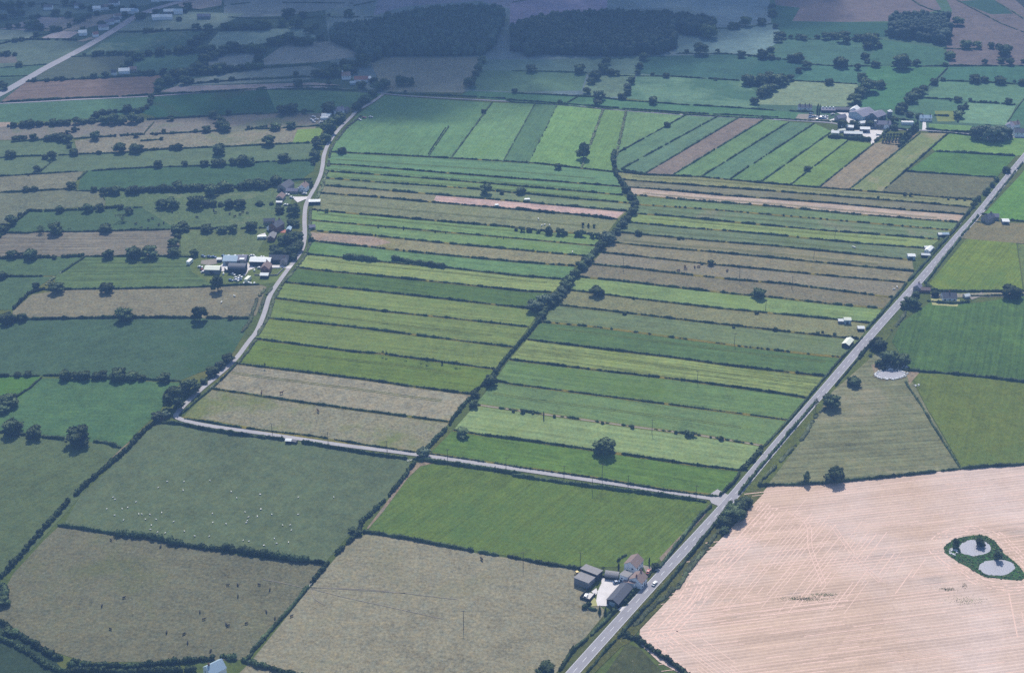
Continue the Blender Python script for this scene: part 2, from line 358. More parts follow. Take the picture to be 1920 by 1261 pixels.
# ---- far country, top of the picture (x, y in photograph pixels, laid on the ground plane)
S = True
for pts, rgb, sh_ in [([(-400,-70),(640,-70),(640,120),(700,176),(-400,215)], (84,110,128), False), ([(600,-70),(1470,-70),(1470,130),(1300,190),(870,172),(700,175),(620,120)], (74,104,132), True), ([(1440,-70),(2200,-70),(2200,262),(1780,248),(1560,228),(1380,205)], (88,122,126), False)]:
    field(pts, rgb, shade=sh_, rows=0.1, alt=[c*0.92 for c in rgb], patch=0.4)
for pts, rgb, kw in [
    ([(-200,-60),(280,-60),(300,5),(200,22),(0,35),(-200,45)], (70,98,130), dict(shade=S)),
    ([(330,-30),(420,-30),(415,10),(370,18),(335,12)], (92,108,136), dict(shade=S)),
    ([(420,-40),(720,-40),(690,8),(530,30),(420,34)], (78,104,136), dict(shade=S)),
    ([(720,-40),(1000,-40),(960,18),(900,2),(760,12),(700,30)], (84,104,142), dict(shade=S)),
    ([(960,-40),(1140,-40),(1138,22),(1060,26),(955,48)], (90,104,145), dict(shade=S)),
    ([(1140,-40),(1440,-40),(1446,44),(1345,52),(1290,14),(1200,16)], (76,108,140), dict(shade=S)),
    ([(1345,52),(1446,44),(1475,70),(1420,104),(1377,100),(1267,98),(1265,62)], (72,106,132), dict(shade=S)),
    ([(1440,-40),(1730,-40),(1765,18),(1672,40),(1560,42),(1485,40),(1500,15),(1455,10)], (118,117,142), dict(rows=0.2)),
    ([(1755,-40),(1960,-40),(2100,60),(2100,130),(1920,122),(1780,122),(1772,80),(1785,20)], (116,116,138), dict(streak=0.6, rows=0.3)),
    ([(1795,3),(1862,-2),(1900,26),(1858,27)], (72,110,132), {}),
    ([(1868,-30),(2100,-30),(2100,90),(1985,70)], (62,92,118), {}),
    ([(1455,10),(1500,15),(1485,40),(1672,43),(1664,70),(1475,72),(1448,40)], (76,112,130), {}),
    ([(1475,74),(1650,74),(1620,122),(1540,121),(1445,108)], (86,124,132), {}),
    ([(1652,74),(1768,92),(1778,124),(1622,124)], (84,124,128), {}),
    ([(1360,104),(1472,112),(1524,122),(1500,148),(1390,150)], (76,114,128), {}),
    ([(1200,106),(1377,102),(1430,112),(1390,150),(1259,143),(1196,138)], (80,118,130), {}),
    ([(1030,112),(1205,106),(1192,140),(1142,142),(1100,137)], (68,100,122), dict(shade=S)),
    ([(900,112),(1030,112),(1101,137),(960,133),(885,130)], (68,102,124), dict(shade=S)),
    ([(885,131),(960,133),(1101,137),(1090,170),(960,172),(880,168)], (64,98,116), dict(shade=S)),
    ([(1105,140),(1192,140),(1176,182),(1116,182),(1092,172)], (76,110,118), dict(shade=S)),
    ([(1196,140),(1390,151),(1425,178),(1418,205),(1290,197),(1170,184)], (106,148,132), dict(alt=(84,122,124), patch=0.5, rows=0.1)),
    ([(880,170),(960,174),(1116,183),(1285,197),(1455,207),(1550,218),(1550,228),(1390,219),(1180,205),(960,190),(860,180)], (88,134,122), {}),
    ([(690,108),(900,106),(882,160),(868,174),(720,172)], (88,107,122), dict(shade=S)),
    ([(1488,152),(1607,158),(1612,170),(1590,200),(1420,196),(1420,182),(1470,165)], (124,152,132), {}),
    ([(1525,123),(1660,124),(1620,157),(1490,150)], (84,128,130), {}),
    ([(1630,124),(1776,127),(1735,168),(1690,205),(1600,206),(1600,195),(1612,160)], (84,134,122), dict(alt=(110,152,130), patch=0.3)),
    ([(1779,126),(1950,124),(1950,160),(1762,152)], (82,126,128), {}),
    ([(1762,153),(1950,160),(1935,195),(1900,197),(1818,190),(1732,183)], (98,142,128), {}),
    ([(1732,185),(1810,192),(1797,218),(1740,216),(1695,205)], (90,132,124), {}),
    ([(1816,193),(1905,198),(1888,235),(1795,230)], (108,152,130), {}),
    ([(1908,195),(1980,180),(1980,240),(1890,232)], (84,128,122), {}),
    ([(1752,208),(1792,208),(1790,228),(1758,228)], (122,142,108), {}),
    ([(1742,232),(1822,236),(1822,248),(1740,243)], (106,150,112), {}),
    ([(600,170),(720,176),(690,188),(640,208),(560,216),(500,214),(500,168)], (64,102,112), dict(shade=S)),
    ([(280,182),(500,168),(520,213),(430,217),(300,222),(265,212),(285,198)], (72,112,118), dict(alt=(62,100,112), patch=0.4)),
    ([(-200,203),(0,194),(280,182),(285,198),(265,210),(180,222),(0,232),(-200,240)], (88,126,122), {}),
    ([(-200,205),(0,192),(50,153),(200,147),(310,141),(292,168),(282,179),(140,187),(0,193)], (128,114,128), dict(style='crop', streak=0.35)),
    ([(92,126),(140,106),(235,104),(238,122),(228,134),(150,148),(58,151)], (92,110,126), {}),
    ([(240,128),(280,103),(395,98),(362,124),(312,134),(250,134)], (88,124,130), {}),
    ([(160,102),(222,60),(385,58),(372,80),(330,98),(240,100)], (82,114,130), dict(alt=(104,128,134), patch=0.4)),
    ([(378,98),(410,60),(560,50),(600,72),(535,80),(420,96)], (82,116,130), dict(shade=S)),
    ([(400,100),(480,100),(470,122),(370,128)], (78,104,130), dict(shade=S)),
    ([(493,112),(540,78),(665,78),(680,104),(590,118),(495,122)], (88,110,130), dict(shade=S)),
    ([(340,152),(480,130),(580,124),(640,140),(560,152),(330,162)], (78,104,126), dict(shade=S)),
    ([(300,172),(330,162),(590,155),(640,160),(600,164),(365,174)], (94,106,128), dict(shade=S)),
    ([(-200,84),(0,78),(112,74),(160,80),(150,92),(92,124),(-10,128),(-200,130)], (96,120,132), {}),
    ([(-200,132),(0,127),(88,122),(56,144),(-200,160)], (86,118,126), {}),
    ([(-200,106),(28,104),(34,118),(-200,124)], (110,116,134), {}),
    ([(0,54),(72,32),(125,32),(110,55),(60,58)], (92,108,136), dict(shade=S)),
    ([(80,58),(112,36),(218,26),(190,46),(140,58)], (88,104,130), dict(shade=S)),
    ([(-200,58),(0,56),(75,58),(60,72),(-200,84)], (80,108,128), dict(shade=S)),
    ([(75,72),(110,58),(150,60),(130,72)], (102,116,138), dict(shade=S)),
    ([(250,36),(340,22),(460,26),(400,54),(222,58)], (78,108,130), dict(shade=S)),
]: field(pts, rgb, **kw)
# ---- left side
for pts, rgb, kw in [
    ([(-200,242),(0,234),(182,229),(281,224),(430,216),(560,212),(625,214),(590,240),(430,248),(203,256),(25,262),(-200,270)], (126,128,132), dict(style='rough', alt=(104,120,120), patch=0.35)),
    ([(-40,230),(22,229),(20,237),(-40,240)], (160,142,136), {}),
    ([(-200,270),(21,264),(135,260),(146,288),(78,293),(-200,300)], (98,124,116), {}),
    ([(140,264),(203,256),(430,248),(590,238),(600,250),(585,268),(500,272),(341,279),(146,290)], (134,136,128), dict(style='rough', alt=(112,126,118), patch=0.4)),
    ([(558,243),(606,240),(596,266),(548,268)], (116,152,104), {}),
    ([(-200,302),(78,294),(146,290),(341,280),(500,273),(590,268),(590,297),(500,303),(300,312),(182,319),(150,322),(80,326),(-200,334)], (100,126,116), dict(alt=(86,116,112), patch=0.3)),
    ([(-200,336),(0,331),(156,322),(146,336),(132,352),(125,354),(0,361),(-200,366)], (122,128,120), dict(style='rough')),
    ([(165,320),(300,312),(500,303),(594,298),(588,320),(560,340),(500,349),(234,354),(146,357),(150,338)], (80,114,112), dict(rows=0.0)),
    ([(-200,368),(0,362),(125,355),(196,358),(200,372),(196,385),(55,395),(10,420),(-200,424)], (112,124,116), dict(style='rough')),
    ([(200,357),(500,350),(580,342),(545,378),(540,430),(500,428),(330,430),(240,432),(200,388),(196,372)], (96,122,108), dict(style='rough', alt=(112,126,112), patch=0.3)),
    ([(56,397),(200,388),(260,386),(330,428),(240,432),(74,436),(6,437)], (84,114,108), {}),
    ([(-200,440),(6,438),(74,436),(240,432),(322,430),(338,462),(310,479),(157,480),(0,482),(-200,484)], (126,124,120), dict(style='crop', streak=0.5)),
    ([(338,432),(500,428),(500,440),(480,478),(380,480),(340,478)], (104,126,104), dict(style='rough')),
    ([(-200,486),(0,485),(155,482),(116,516),(0,519),(-200,520)], (88,118,104), {}),
    ([(-200,520),(0,519),(100,519),(60,545),(25,580),(-200,590)], (86,116,104), {}),
    ([(160,481),(310,480),(375,480),(500,500),(480,534),(340,540),(180,543),(110,541),(100,520)], (94,122,100), dict(style='crop', streak=0.5, rows=0.0)),
    ([(350,480),(540,470),(570,470),(520,530),(480,534),(400,534),(360,510)], (104,126,96), {}),
    ([(25,582),(60,552),(120,544),(340,541),(490,534),(500,538),(480,592),(390,596),(200,596),(20,600)], (126,126,112), dict(style='rough', streak=0.4, rows=0.0)),
    ([(-200,606),(0,600),(200,597),(390,597),(472,596),(455,630),(425,680),(370,700),(340,712),(210,708),(80,704),(-200,706)], (80,110,102), dict(alt=(70,100,96), patch=0.3, rows=0.55)),
    ([(-200,706),(72,705),(78,709),(60,730),(30,752),(-200,770)], (82,126,84), {}),
    ([(78,709),(200,712),(340,718),(318,735),(300,770),(255,812),(232,838),(200,832),(90,816),(-60,808),(0,772),(30,752)], (83,122,96), dict(alt=(92,130,88), patch=0.35)),
    ([(-200,805),(0,808),(90,816),(200,832),(230,840),(190,885),(125,960),(60,1030),(-60,1140),(-260,1200)], (94,115,92), dict(rows=0.9)),
    ([(292,792),(345,795),(480,815),(640,840),(770,862),(768,872),(730,930),(652,1005),(610,1054),(520,1042),(340,1018),(225,1000),(118,986),(150,930),(230,855)], (97,116,96), dict(alt=(90,112,94), patch=0.3, streak=0.2, rows=1.1)),
    ([(112,985),(225,998),(340,1022),(480,1046),(610,1056),(560,1120),(465,1236),(330,1240),(160,1240),(80,1215),(5,1180),(-10,1140),(25,1075),(85,1010)], (113,116,98), dict(style='rough', alt=(100,108,90), patch=0.35)),
    ([(-260,1180),(0,1175),(60,1205),(100,1235),(160,1300),(-260,1330)], (62,88,66), {}),
    ([(690,1000),(760,1010),(890,1036),(1082,1065),(1090,1100),(1140,1150),(1050,1262),(1020,1330),(380,1330),(470,1240),(560,1128),(620,1056),(660,1010)], (145,138,112), dict(style='rough', alt=(128,128,104), patch=0.4)),
    ([(795,868),(960,889),(1180,920),(1330,943),(1312,968),(1232,1058),(1160,1062),(1080,1062),(880,1030),(690,994),(700,975),(760,895)], (98,126,66), dict(alt=(88,118,66), patch=0.4, streak=0.5, rows=0.9)),
    ([(1230,1058),(1310,965),(1345,958),(1235,1085),(1120,1200),(1070,1261),(1020,1320),(1010,1300),(1130,1155)], (92,104,74), dict(name='verge')),
    ([(1110,1300),(1175,1205),(1200,1215),(1310,1330),(1080,1340)], (84,94,62), dict(style='rough')),
]: field(pts, rgb, **kw)

# ---- strip fields: hedge lines from the left boundary to the right boundary
def Z6(*p): return zz('F', p)
LL = [  # west block, top to bottom
    [(618,285),(716,290),(900,300),(1000,306),(1090,316),(1153,323)],
    [(612,308),(657,310),(779,320),(865,327),(980,336),(1048,341),(1163,350)],
    [(610,321),(623,322),(735,329.5),(818,336),(897,342.5),(980,350),(1064,357),(1168,366)],
    [(606,334),(740,344),(870,353),(980,363),(1077,372.5),(1186,381.6)],
    [(600,347.5),(688,354),(818,365),(980,379),(1033,384),(1176,396)],
    [(595,362),(706,370),(792,378),(928,389.4),(999,396),(1095,404),(1158,411.5)],
    [(586,393),(610,396),(740,407.6),(871,419),(943,424.6),(1038,435),(1135,441)],
    [(583,413),(714,424.6),(813,433.7),(962,446.7),(1064,456),(1118,461)],
    [(582,432),(610,435),(696,441.5),(756,448),(844,457),(975,469),(1017,473),(1101,480.6)],
    [(580,451),(652,460),(683,462),(779,473),(870,482),(980,492),(1079,499)],
    [(570,476),(641,483),(704,490),(844,502.7),(980,518),(1062,524)],
    [(560,502),(582,505),(714,518),(844,531),(980,545.7),(1035,548.5)],
    [(535,529.5),(675,543),(818,558.7),(980,577),(1015,580)],
    [(517,559.5),(649,575.6),(740,586),(844,596.5),(991,613)],
    [(501,596),(662,613),(787,629),(870,639.5),(964,651)],
    [(478,635),(660,659),(714,663),(818,677),(928,692)],
    [(440,681),(480,686.4),(597,700.7),(688,712),(779,725.5),(884,739)],
    [(396,728.5),(480,741),(558,753),(667,768),(766,781),(843,791)],
    [(342,783),(400,791),(480,805),(780,848.5),(798,850)],
]
LF = [((88,138,112),{}),((90,140,108),{}),((98,138,102),dict(alt=(92,128,106),patch=.4)),((106,132,110),{}),((122,128,112),dict(style='rough')),
      ((114,128,108),dict(style='rough')),((100,142,98),{}),((100,142,98),{}),((128,130,106),dict(style='rough')),((88,136,98),{}),
      ((120,148,92),{}),((76,112,88),{}),((108,136,86),dict(alt=(96,126,86),patch=.4)),((104,132,84),dict(alt=(94,124,84),patch=.4)),
      ((102,130,82),{}),((92,124,74),{}),((138,134,114),dict(style='rough',alt=(112,122,94),patch=.3)),((128,130,108),dict(style='rough',alt=(100,116,84),patch=.5))]
RL = [  # east block, top to bottom
    [(1157,322),(1207,328),(1314,332),(1426,343),(1535,352),(1652,361),(1826,375)],
    [(1166,337),(1249,344),(1350,351.6),(1460,359.5),(1602,371),(1719,380),(1818,389)],
    [(1178,351),(1236,355.6),(1350,366),(1460,374),(1563,381.6),(1706,394.6),(1808,402.4)],
    [(1190,366),(1298,376.4),(1460,388),(1576,400),(1693,409),(1796,417)],
    [(1198,384),(1272,389),(1350,394.6),(1459,404),(1592,415.5),(1785,432)],
    [(1190,400.5),(1264,406),(1376,417),(1460,424.6),(1566,434),(1649,440),(1762,449)],
    [(1174,416.5),(1280,427),(1350,432),(1460,441.5),(1511,446.7),(1615,457),(1740,466)],
    [(1160,436),(1246,444),(1330,452),(1460,462),(1550,471.5),(1710,488)],
    [(1146,454),(1194,460),(1246,465),(1324,471.5),(1460,484.5),(1576,496),(1714,509)],
    [(1128,473.6),(1207,482),(1324,495),(1460,508),(1563,518),(1699,530)],
    [(1108,495.5),(1194,504),(1246,510.5),(1392,526),(1460,531),(1576,545.7),(1675,558)],
    [(1084,519),(1155,526),(1246,536.6),(1376,551),(1460,558.7),(1550,569),(1655,578.5)],
    [(1066,543.5),(1194,560),(1324,575.6),(1460,588.6),(1560,598),(1634,606.5)],
    [(1044,571.5),(1142,583),(1298,601.7),(1460,620),(1550,630),(1611,636)],
    [(1015,603.5),(1116,613),(1215,626),(1285,635.6),(1402,651),(1532,665.6),(1580,670)],
    [(989,636.5),(1116,652.6),(1259,669.5),(1366,685),(1460,695.5),(1548,705.5)],
    [(955,674),(1132,695.5),(1267,711),(1460,737),(1511,746)],
    [(928,713.5),(960,720),(1072,734.6),(1184,749),(1316,766),(1475,787)],
    [(892,758.5),(1038,779),(1186,799.7),(1306,815),(1430,835.5)],
    [(850,806),(912,816.6),(975,824),(1116,844),(1184,854),(1298,871),(1390,882)],
    [(806,850.5),(975,876.5),(1116,896),(1246,918),(1352,930)],
]
RF = [((120,132,106),dict(style='rough')),((116,122,114),{}),((176,152,138),dict(style='crop')),((98,132,104),{}),((98,130,106),dict(alt=(110,122,110),patch=.4)),
      ((116,146,96),{}),((98,124,106),{}),((116,122,108),dict(alt=(124,124,106),patch=.5)),((126,124,108),dict(style='rough')),((126,122,112),dict(style='rough')),
      ((118,116,106),dict(style='rough')),((108,144,92),{}),((118,126,98),dict(style='rough',alt=(108,124,96),patch=.3)),((98,124,96),{}),((78,116,88),{}),
      ((112,138,84),dict(style='crop',streak=.7)),((88,128,86),{}),((92,130,88),{}),((114,148,92),{}),((80,122,72),dict(alt=(90,132,74),patch=.3))]
for lines, cols in ((LL, LF), (RL, RF)):
    for i in range(len(lines)-1):
        rgb, kw = cols[i]
        field(lines[i] + lines[i+1][::-1], rgb, **{**dict(style='crop', streak=.3, adj=(8, 19, 24), alt=[c*0.9 for c in rgb], patch=0.35), **kw})
field([(818,367),(980,380),(1033,385),(1170,398),(1156,410),(1095,403),(999,395),(928,388.4),(812,379)], (164,146,136), style='crop', adj=(26, 20, 30))
field([(583,436),(700,444),(735,455),(700,462),(652,459),(585,451)], (136,122,108), style='rough', adj=(24, 26, 36))
# west of the brook, upper block and its fan of narrow strips
top = [(676,215),(722,180),(790,185),(847,189),(923,193),(1003,195),(1045,197),(1131,206),(1174,208)]
bot = [(618,283),(716,290),(709,290),(803,294),(845,298),(943,304),(991,307),(1090,316),(1150,320)]
field([(672,214),(722,179),(790,185),(920,193),(845,298),(716,291),(618,284),(636,256)], (90,142,112), adj=(7,9,22), streak=.45, rows=1.3, alt=(86,136,112), patch=.3)
for a, b, rgb in ((4,5,(96,148,112)),(5,6,(82,128,112)),(6,7,(100,154,106)),(7,8,(98,148,104))):
    field([top[a],top[b],bot[b],bot[a]], rgb, adj=(7,9,22), streak=.4, rows=1.3, alt=[c*0.93 for c in rgb], patch=.3)
B1 = [(1174,208),(1288,215),(1345,219),(1387,220),(1436,223),(1480,229),(1527,232),(1560,247),(1590,264),(1638,270),(1725,250),(1778,250)]
B2 = [(1150,290),(1150,292),(1160,320),(1207,327),(1262,328),(1314,332),(1369,336),(1426,342),(1480,348),(1535,352),(1592,356),(1652,360)]
for i, rgb in enumerate([(96,144,110),(88,134,114),(88,132,116),(128,122,122),(92,138,108),(86,132,114),(92,140,106),(102,146,102),(100,144,98),(142,136,118),(112,140,104)]):
    kw = dict(alt=(138,136,116), patch=.4) if i == 10 else {}
    a, b = B1[i], B1[i+1]; c, d = B2[i+1], B2[i]
    field([a, b, c, d], rgb, adj=(7,9,22), streak=.35, rows=math.atan2((P(*a)-P(*d)).y, (P(*a)-P(*d)).x), **kw)
field([(1778,251),(1830,252),(1990,262),(1925,290),(1904,293),(1753,284),(1742,275)], (108,152,106))
field([(1753,285),(1904,294),(1868,333),(1700,322)], (90,134,104))
field([(1699,323),(1868,334),(1832,374),(1652,360)], (112,120,112), style='rough')
# ---- east of the main road
for pts, rgb, kw in [
    ([(1848,398),(1912,330),(1960,268),(2200,280),(2200,430),(1890,412),(1840,402)], (98,150,96), dict(rows=1.0)),
    ([(1800,446),(1832,412),(1890,418),(2100,420),(2100,470),(1905,456),(1812,448)], (132,126,108), dict(style='rough')),
    ([(1742,532),(1812,448),(1905,456),(1912,500),(1918,545),(1760,544)], (114,140,82), dict(rows=1.0, streak=.6, alt=(98,128,78), patch=.35)),
    ([(1908,458),(2100,470),(2100,545),(1920,543),(1914,500)], (106,128,96), dict(style='rough')),
    ([(1745,552),(1900,548),(2100,545),(2100,550),(1900,556),(1840,557),(1745,558)], (150,146,128), dict(name='farm_track')),
    ([(1672,640),(1690,605),(1745,566),(1830,568),(1910,556),(2150,550),(2150,740),(1920,716),(1765,699),(1705,690)], (84,118,82), dict(rows=1.2, streak=.7, alt=(88,126,82), patch=.3)),
    ([(1708,700),(1765,701),(1920,717),(2150,742),(2150,860),(1920,870),(1804,878),(1760,800),(1735,760)], (106,126,78), dict(alt=(98,120,76), patch=.5, rows=1.2)),
    ([(1640,660),(1700,690),(1705,705),(1740,770),(1802,878),(1660,893),(1440,910),(1400,935),(1430,890),(1500,800),(1560,735)], (122,130,102), dict(style='crop', rows=0.12, streak=.42, alt=(130,131,108), patch=.4)),
    ([(1440,911),(1660,894),(1800,880),(1920,871),(2200,850),(2300,1400),(1345,1400),(1285,1268),(1235,1240),(1198,1205),(1200,1180),(1262,1115),(1290,1070),(1340,1022),(1400,960),(1420,935)], (209,179,146), dict(style='stubble')),
    ([(1352,962),(1395,915),(1430,905),(1432,925),(1400,958),(1340,1020),(1290,1068),(1262,1112),(1200,1178),(1180,1205),(1165,1212),(1085,1290),(1090,1255),(1240,1092)], (96,104,76), dict(name='verge', style='rough')),
    ([(1390,930),(1420,880),(1500,790),(1580,700),(1660,610),(1690,600),(1645,660),(1560,735),(1500,830),(1440,908)], (98,114,80), dict(name='verge', style='rough')),
]:
    o = field(pts, rgb, **kw)
    if kw.get('style') == 'stubble': ZST = 0.02 + 0.0012*NF[0]
# a worn path and spread of bare soil where the hedges meet
for pts in ([(1700,700),(1715,690),(1728,694),(1712,712),(1705,722)], [(1633,685),(1650,678),(1650,690),(1640,700)], [(775,868),(800,866),(810,869),(788,874),(764,897),(720,957),(690,992),(688,990),(730,934)],
            [(233,836),(300,782),(320,780),(255,818),(210,860),(195,872)], [(1312,966),(1330,945),(1322,966),(1240,1052),(1236,1046)]):
    o = field(pts, (150,130,112), style='rough', name='bare_soil')

# ---------------------------------------------------------------- roads
main_px = [(1040,1302),(1074,1261),(1223,1096),(1366,940),(1460,829),(1538,739),(1640,620),(1717,534),(1799,440),(1834,401),(1907,311),(1962,246),(2030,170)]
lane_px = [(1345,936),(1180,911),(960,878),(780,852),(640,834),(500,813.5),(417,802),(365,793),(337,785),(330,779),(335,772),(345,760),(378,729),(406,706),(440,675),(466,641),(482,620),(496,586),(505,557),(519,534),(540,505),(556,484),(567,466),(571.5,440),(571,414),(573,388),(580,370),(592,349),(601,328),(605,310),(608,289),(618,266),(636,242),(657,221),(670,208),(696,193),(718,177.5)]
top_px = [(-260,204),(0,194.5),(150,187),(280,181),(365,174.8),(500,166.5),(600,164.5),(700,173),(720,176),(790,182),(960,191),(1085,200),(1176,208),(1293,216.5),(1387,221),(1455,224.5),(1550,230),(1585,236),(1640,242),(1732,245),(1823,252),(1960,262)]
far_px = [(-60,205),(0,177),(57,144.5),(91,125),(156,91),(216,56),(250,34),(284,19.5),(333,5),(380,-8)]
def gl(px): return smooth_line([P(*p) for p in px])
main_g, lane_g, top_g, far_g = gl(main_px), gl(lane_px), gl(top_px), gl(far_px)
ribbon('road', main_g, 6.2, 0.30, M['asphalt'])
ribbon('lane', lane_g, 3.5, 0.28, M['lane'])
ribbon('back_lane', top_g, 2.6, 0.275, M['asphalt'])
ribbon('far_road', far_g, 10.0, 0.30, M['asphalt'])
def dashes(g, on, off, w, z):
    V, Q = [], []; acc = 0.0
    for i in range(len(g)-1):
        a, b = g[i], g[i+1]; L = (b-a).length; t = (b-a)/L; n = Vector((-t.y, t.x, 0))*w/2; s = 0.0
        while s < L:
            k = acc % (on+off)
            step = min((on if k < on else on+off)-k + 1e-4, L-s)
            if k < on:
                p, q = a+t*s, a+t*(s+step)
                j = len(V); V += [(p-n).to_tuple(), (q-n).to_tuple(), (q+n).to_tuple(), (p+n).to_tuple()]; Q.append((j, j+1, j+2, j+3))
            s += step; acc += step
    V = [(x, y, z) for x, y, _ in V]
    return link('road_marking', mesh_np('road_marking', V, Q, M['paint']))
o = dashes(main_g, 4, 5, 0.16, 0.306); o['kind'] = 'structure'
for sgn in (1, -1):
    o = ribbon('road_edge_line', main_g, 0.13, 0.306, M['paint'], off=sgn*2.85)
for j, pts in enumerate([[(1326,930),(1345,917),(1352,921),(1372,931),(1350,950),(1334,943)]]):
    sheet('road_junction', [P(*p) for p in pts], 0.29, M['lane'])
def n9(pts): return [(1060+a/9.005, 1020+b/9.005) for a, b in pts]
def n8(pts): return [(340+a/8, 460+b/8) for a, b in pts]
def n84(pts): return [(470+a/8.406, 330+b/8.406) for a, b in pts]
def n87(pts): return [(1480+a/8.727, 180+b/8.727) for a, b in pts]
for nm, pts, mat in [
    ('yard', n9([(610,565),(700,575),(960,615),(985,680),(860,780),(730,900),(722,1045),(540,1042),(520,950),(545,800),(610,660)]), 'yard'),
    ('yard', n9([(390,815),(515,850),(405,950),(285,905)]), 'yard'),
    ('yard', n9([(440,800),(525,740),(545,800),(520,850),(470,830)]), 'yard'),
    ('drive', n9([(1300,350),(1450,385),(1470,410),(1390,520),(1360,480)]), 'dirt'),
    ('drive', n9([(880,1100),(940,1060),(1060,1045),(940,1140)]), 'yard'),
    ('drive', n9([(1480,440),(1560,410),(1640,390),(1550,450)]), 'yard'),
    ('lawn', n9([(470,880),(540,960),(545,1040),(440,1050),(380,1060),(420,1010)]), 'lawn_gold'),
    ('yard', n8([(950,330),(980,230),(1030,300),(1130,330),(1010,380),(960,460),(930,450)]), 'yard'),
    ('yard', n8([(560,330),(640,260),(700,330),(640,400),(570,380)]), 'yard'),
    ('yard', n8([(300,230),(540,200),(540,280),(400,300),(290,280)]), 'dirt'),
    ('yard', n8([(1340,300),(1490,300),(1560,320),(1680,300),(1640,350),(1480,335),(1340,335)]), 'yard'),
    ('yard', n84([(640,330),(860,330),(960,310),(940,370),(860,370),(740,420)]), 'yard'),
    ('patio', n84([(445,850),(560,850),(545,900),(440,890)]), 'terracotta'),
    ('yard', n84([(120,930),(230,900),(245,960),(130,980)]), 'yard'),
    ('yard', n84([(800,880),(850,850),(870,960),(830,1000)]), 'lane'),
    ('yard', n87([(760,270),(960,280),(1010,340),(1090,400),(1100,460),(930,440),(930,340)]), 'yard'),
    ('yard', n87([(1060,570),(1200,560),(1340,560),(1440,560),(1560,580),(1480,660),(1400,720),(1380,790),(1335,790),(1325,690),(1200,660)]), 'yard'),
    ('yard', n87([(650,400),(760,360),(740,420),(690,430)]), 'yard'),
    ('yard', n87([(150,300),(330,300),(640,340),(640,420),(420,410),(100,370)]), 'dirt'),
    ('drive', [(1729,244),(1737,244),(1736,229),(1730,229)], 'yard'),
    ('yard', zz('A', [(550,300),(680,260),(700,275),(600,302)]), 'dirt'),
    ('yard', zz('A', [(1060,75),(1110,65),(1100,95),(1050,95)]), 'yard'),
    ('yard', [(1745,560),(1800,562),(1795,575),(1748,572)], 'lawn_gold'),
    ('yard', [(1816,556),(1842,548),(1840,556),(1822,562)], 'dirt'),
    ('patio', n9([(1060,1150),(1060,1150),(1062,1152),(1061,1153)]), 'yard'),
]:
    if nm == 'patio' and mat == 'yard': continue
    sheet(nm, [P(*p) for p in pts], 0.275 + 0.003*(NF[0] % 9), M[mat]); NF[0] += 1
# rows of pale straw left on the stubble: broken rows in blocks, headland rounds and rings about the ponds
def in_poly(x, y, poly):
    c = False; n = len(poly)
    for i in range(n):
        (x1, y1), (x2, y2) = poly[i], poly[(i+1) % n]
        if (y1 > y) != (y2 > y) and x < (x2-x1)*(y-y1)/(y2-y1)+x1: c = not c
    return c
def row_mesh(segs, z):
    V, Q = [], []
    for a, b, w in segs:
        t = (b-a).normalized(); n = Vector((-t.y, t.x, 0))*w/2; j = len(V)
        zz_ = z + 0.0001*(len(Q) % 40)
        V += [(q.x, q.y, zz_) for q in (a-n, b-n, b+n, a+n)]; Q.append((j, j+1, j+2, j+3))
    o = link('straw_rows', mesh_np('straw_rows', V, Q, M['straw'])); o['kind'] = 'structure'
def rows_in(px_poly, deg, spacing, width, keep, seed, z):
    r = random.Random(seed); poly = [(P(*p).x, P(*p).y) for p in px_poly]; a = math.radians(deg); d = Vector((math.cos(a), math.sin(a), 0)); n = Vector((-d.y, d.x, 0))
    us = [p[0]*d.x+p[1]*d.y for p in poly]; vs = [p[0]*n.x+p[1]*n.y for p in poly]; segs = []; v = min(vs)
    while v < max(vs):
        k = keep*r.uniform(0.7, 1.2); u = min(us)
        while u < max(us):
            L = r.uniform(6.0, 36.0); q = d*(u+L/2)+n*v
            if r.random() < k and in_poly(q.x, q.y, poly):
                j = n*r.uniform(-0.12, 0.12); segs.append((d*u+n*v+j, d*(u+L)+n*v+j, width*r.uniform(0.6, 1.25)))
            u += L
        v += spacing*r.uniform(0.92, 1.08)
    row_mesh(segs, z)
rows_in([(1425,948),(1470,945),(1540,975),(1640,1010),(1745,1045),(1725,1075),(1660,1115),(1590,1140),(1470,1130),(1280,1125),(1225,1170),(1310,1060),(1360,1010)], 55, 2.2, 0.42, 0.6, 1, ZST+0.0060)
rows_in([(1440,920),(1660,900),(1925,880),(1990,900),(1990,1400),(1340,1400),(1215,1195),(1260,1130),(1340,1030),(1420,950)], 10.2, 2.4, 0.45, 0.36, 2, ZST+0.0120)
rows_in([(1205,1195),(1290,1140),(1560,1120),(1620,1130),(1420,1165),(1300,1185),(1250,1225)], 10.2, 1.9, 0.6, 0.55, 3, ZST+0.0180)
rows_in([(1225,1205),(1290,1170),(1340,1200),(1420,1280),(1360,1320),(1290,1265)], -52, 2.2, 0.45, 0.6, 6, ZST+0.0090)
rows_in([(1880,1150),(1990,1120),(1990,1230),(1890,1210)], 80, 2.4, 0.55, 0.45, 5, ZST+0.0090)
edge = smooth_line([P(*p) for p in [(1424,940),(1405,962),(1346,1026),(1296,1074),(1268,1118),(1208,1182),(1206,1202),(1236,1230)]], 10)
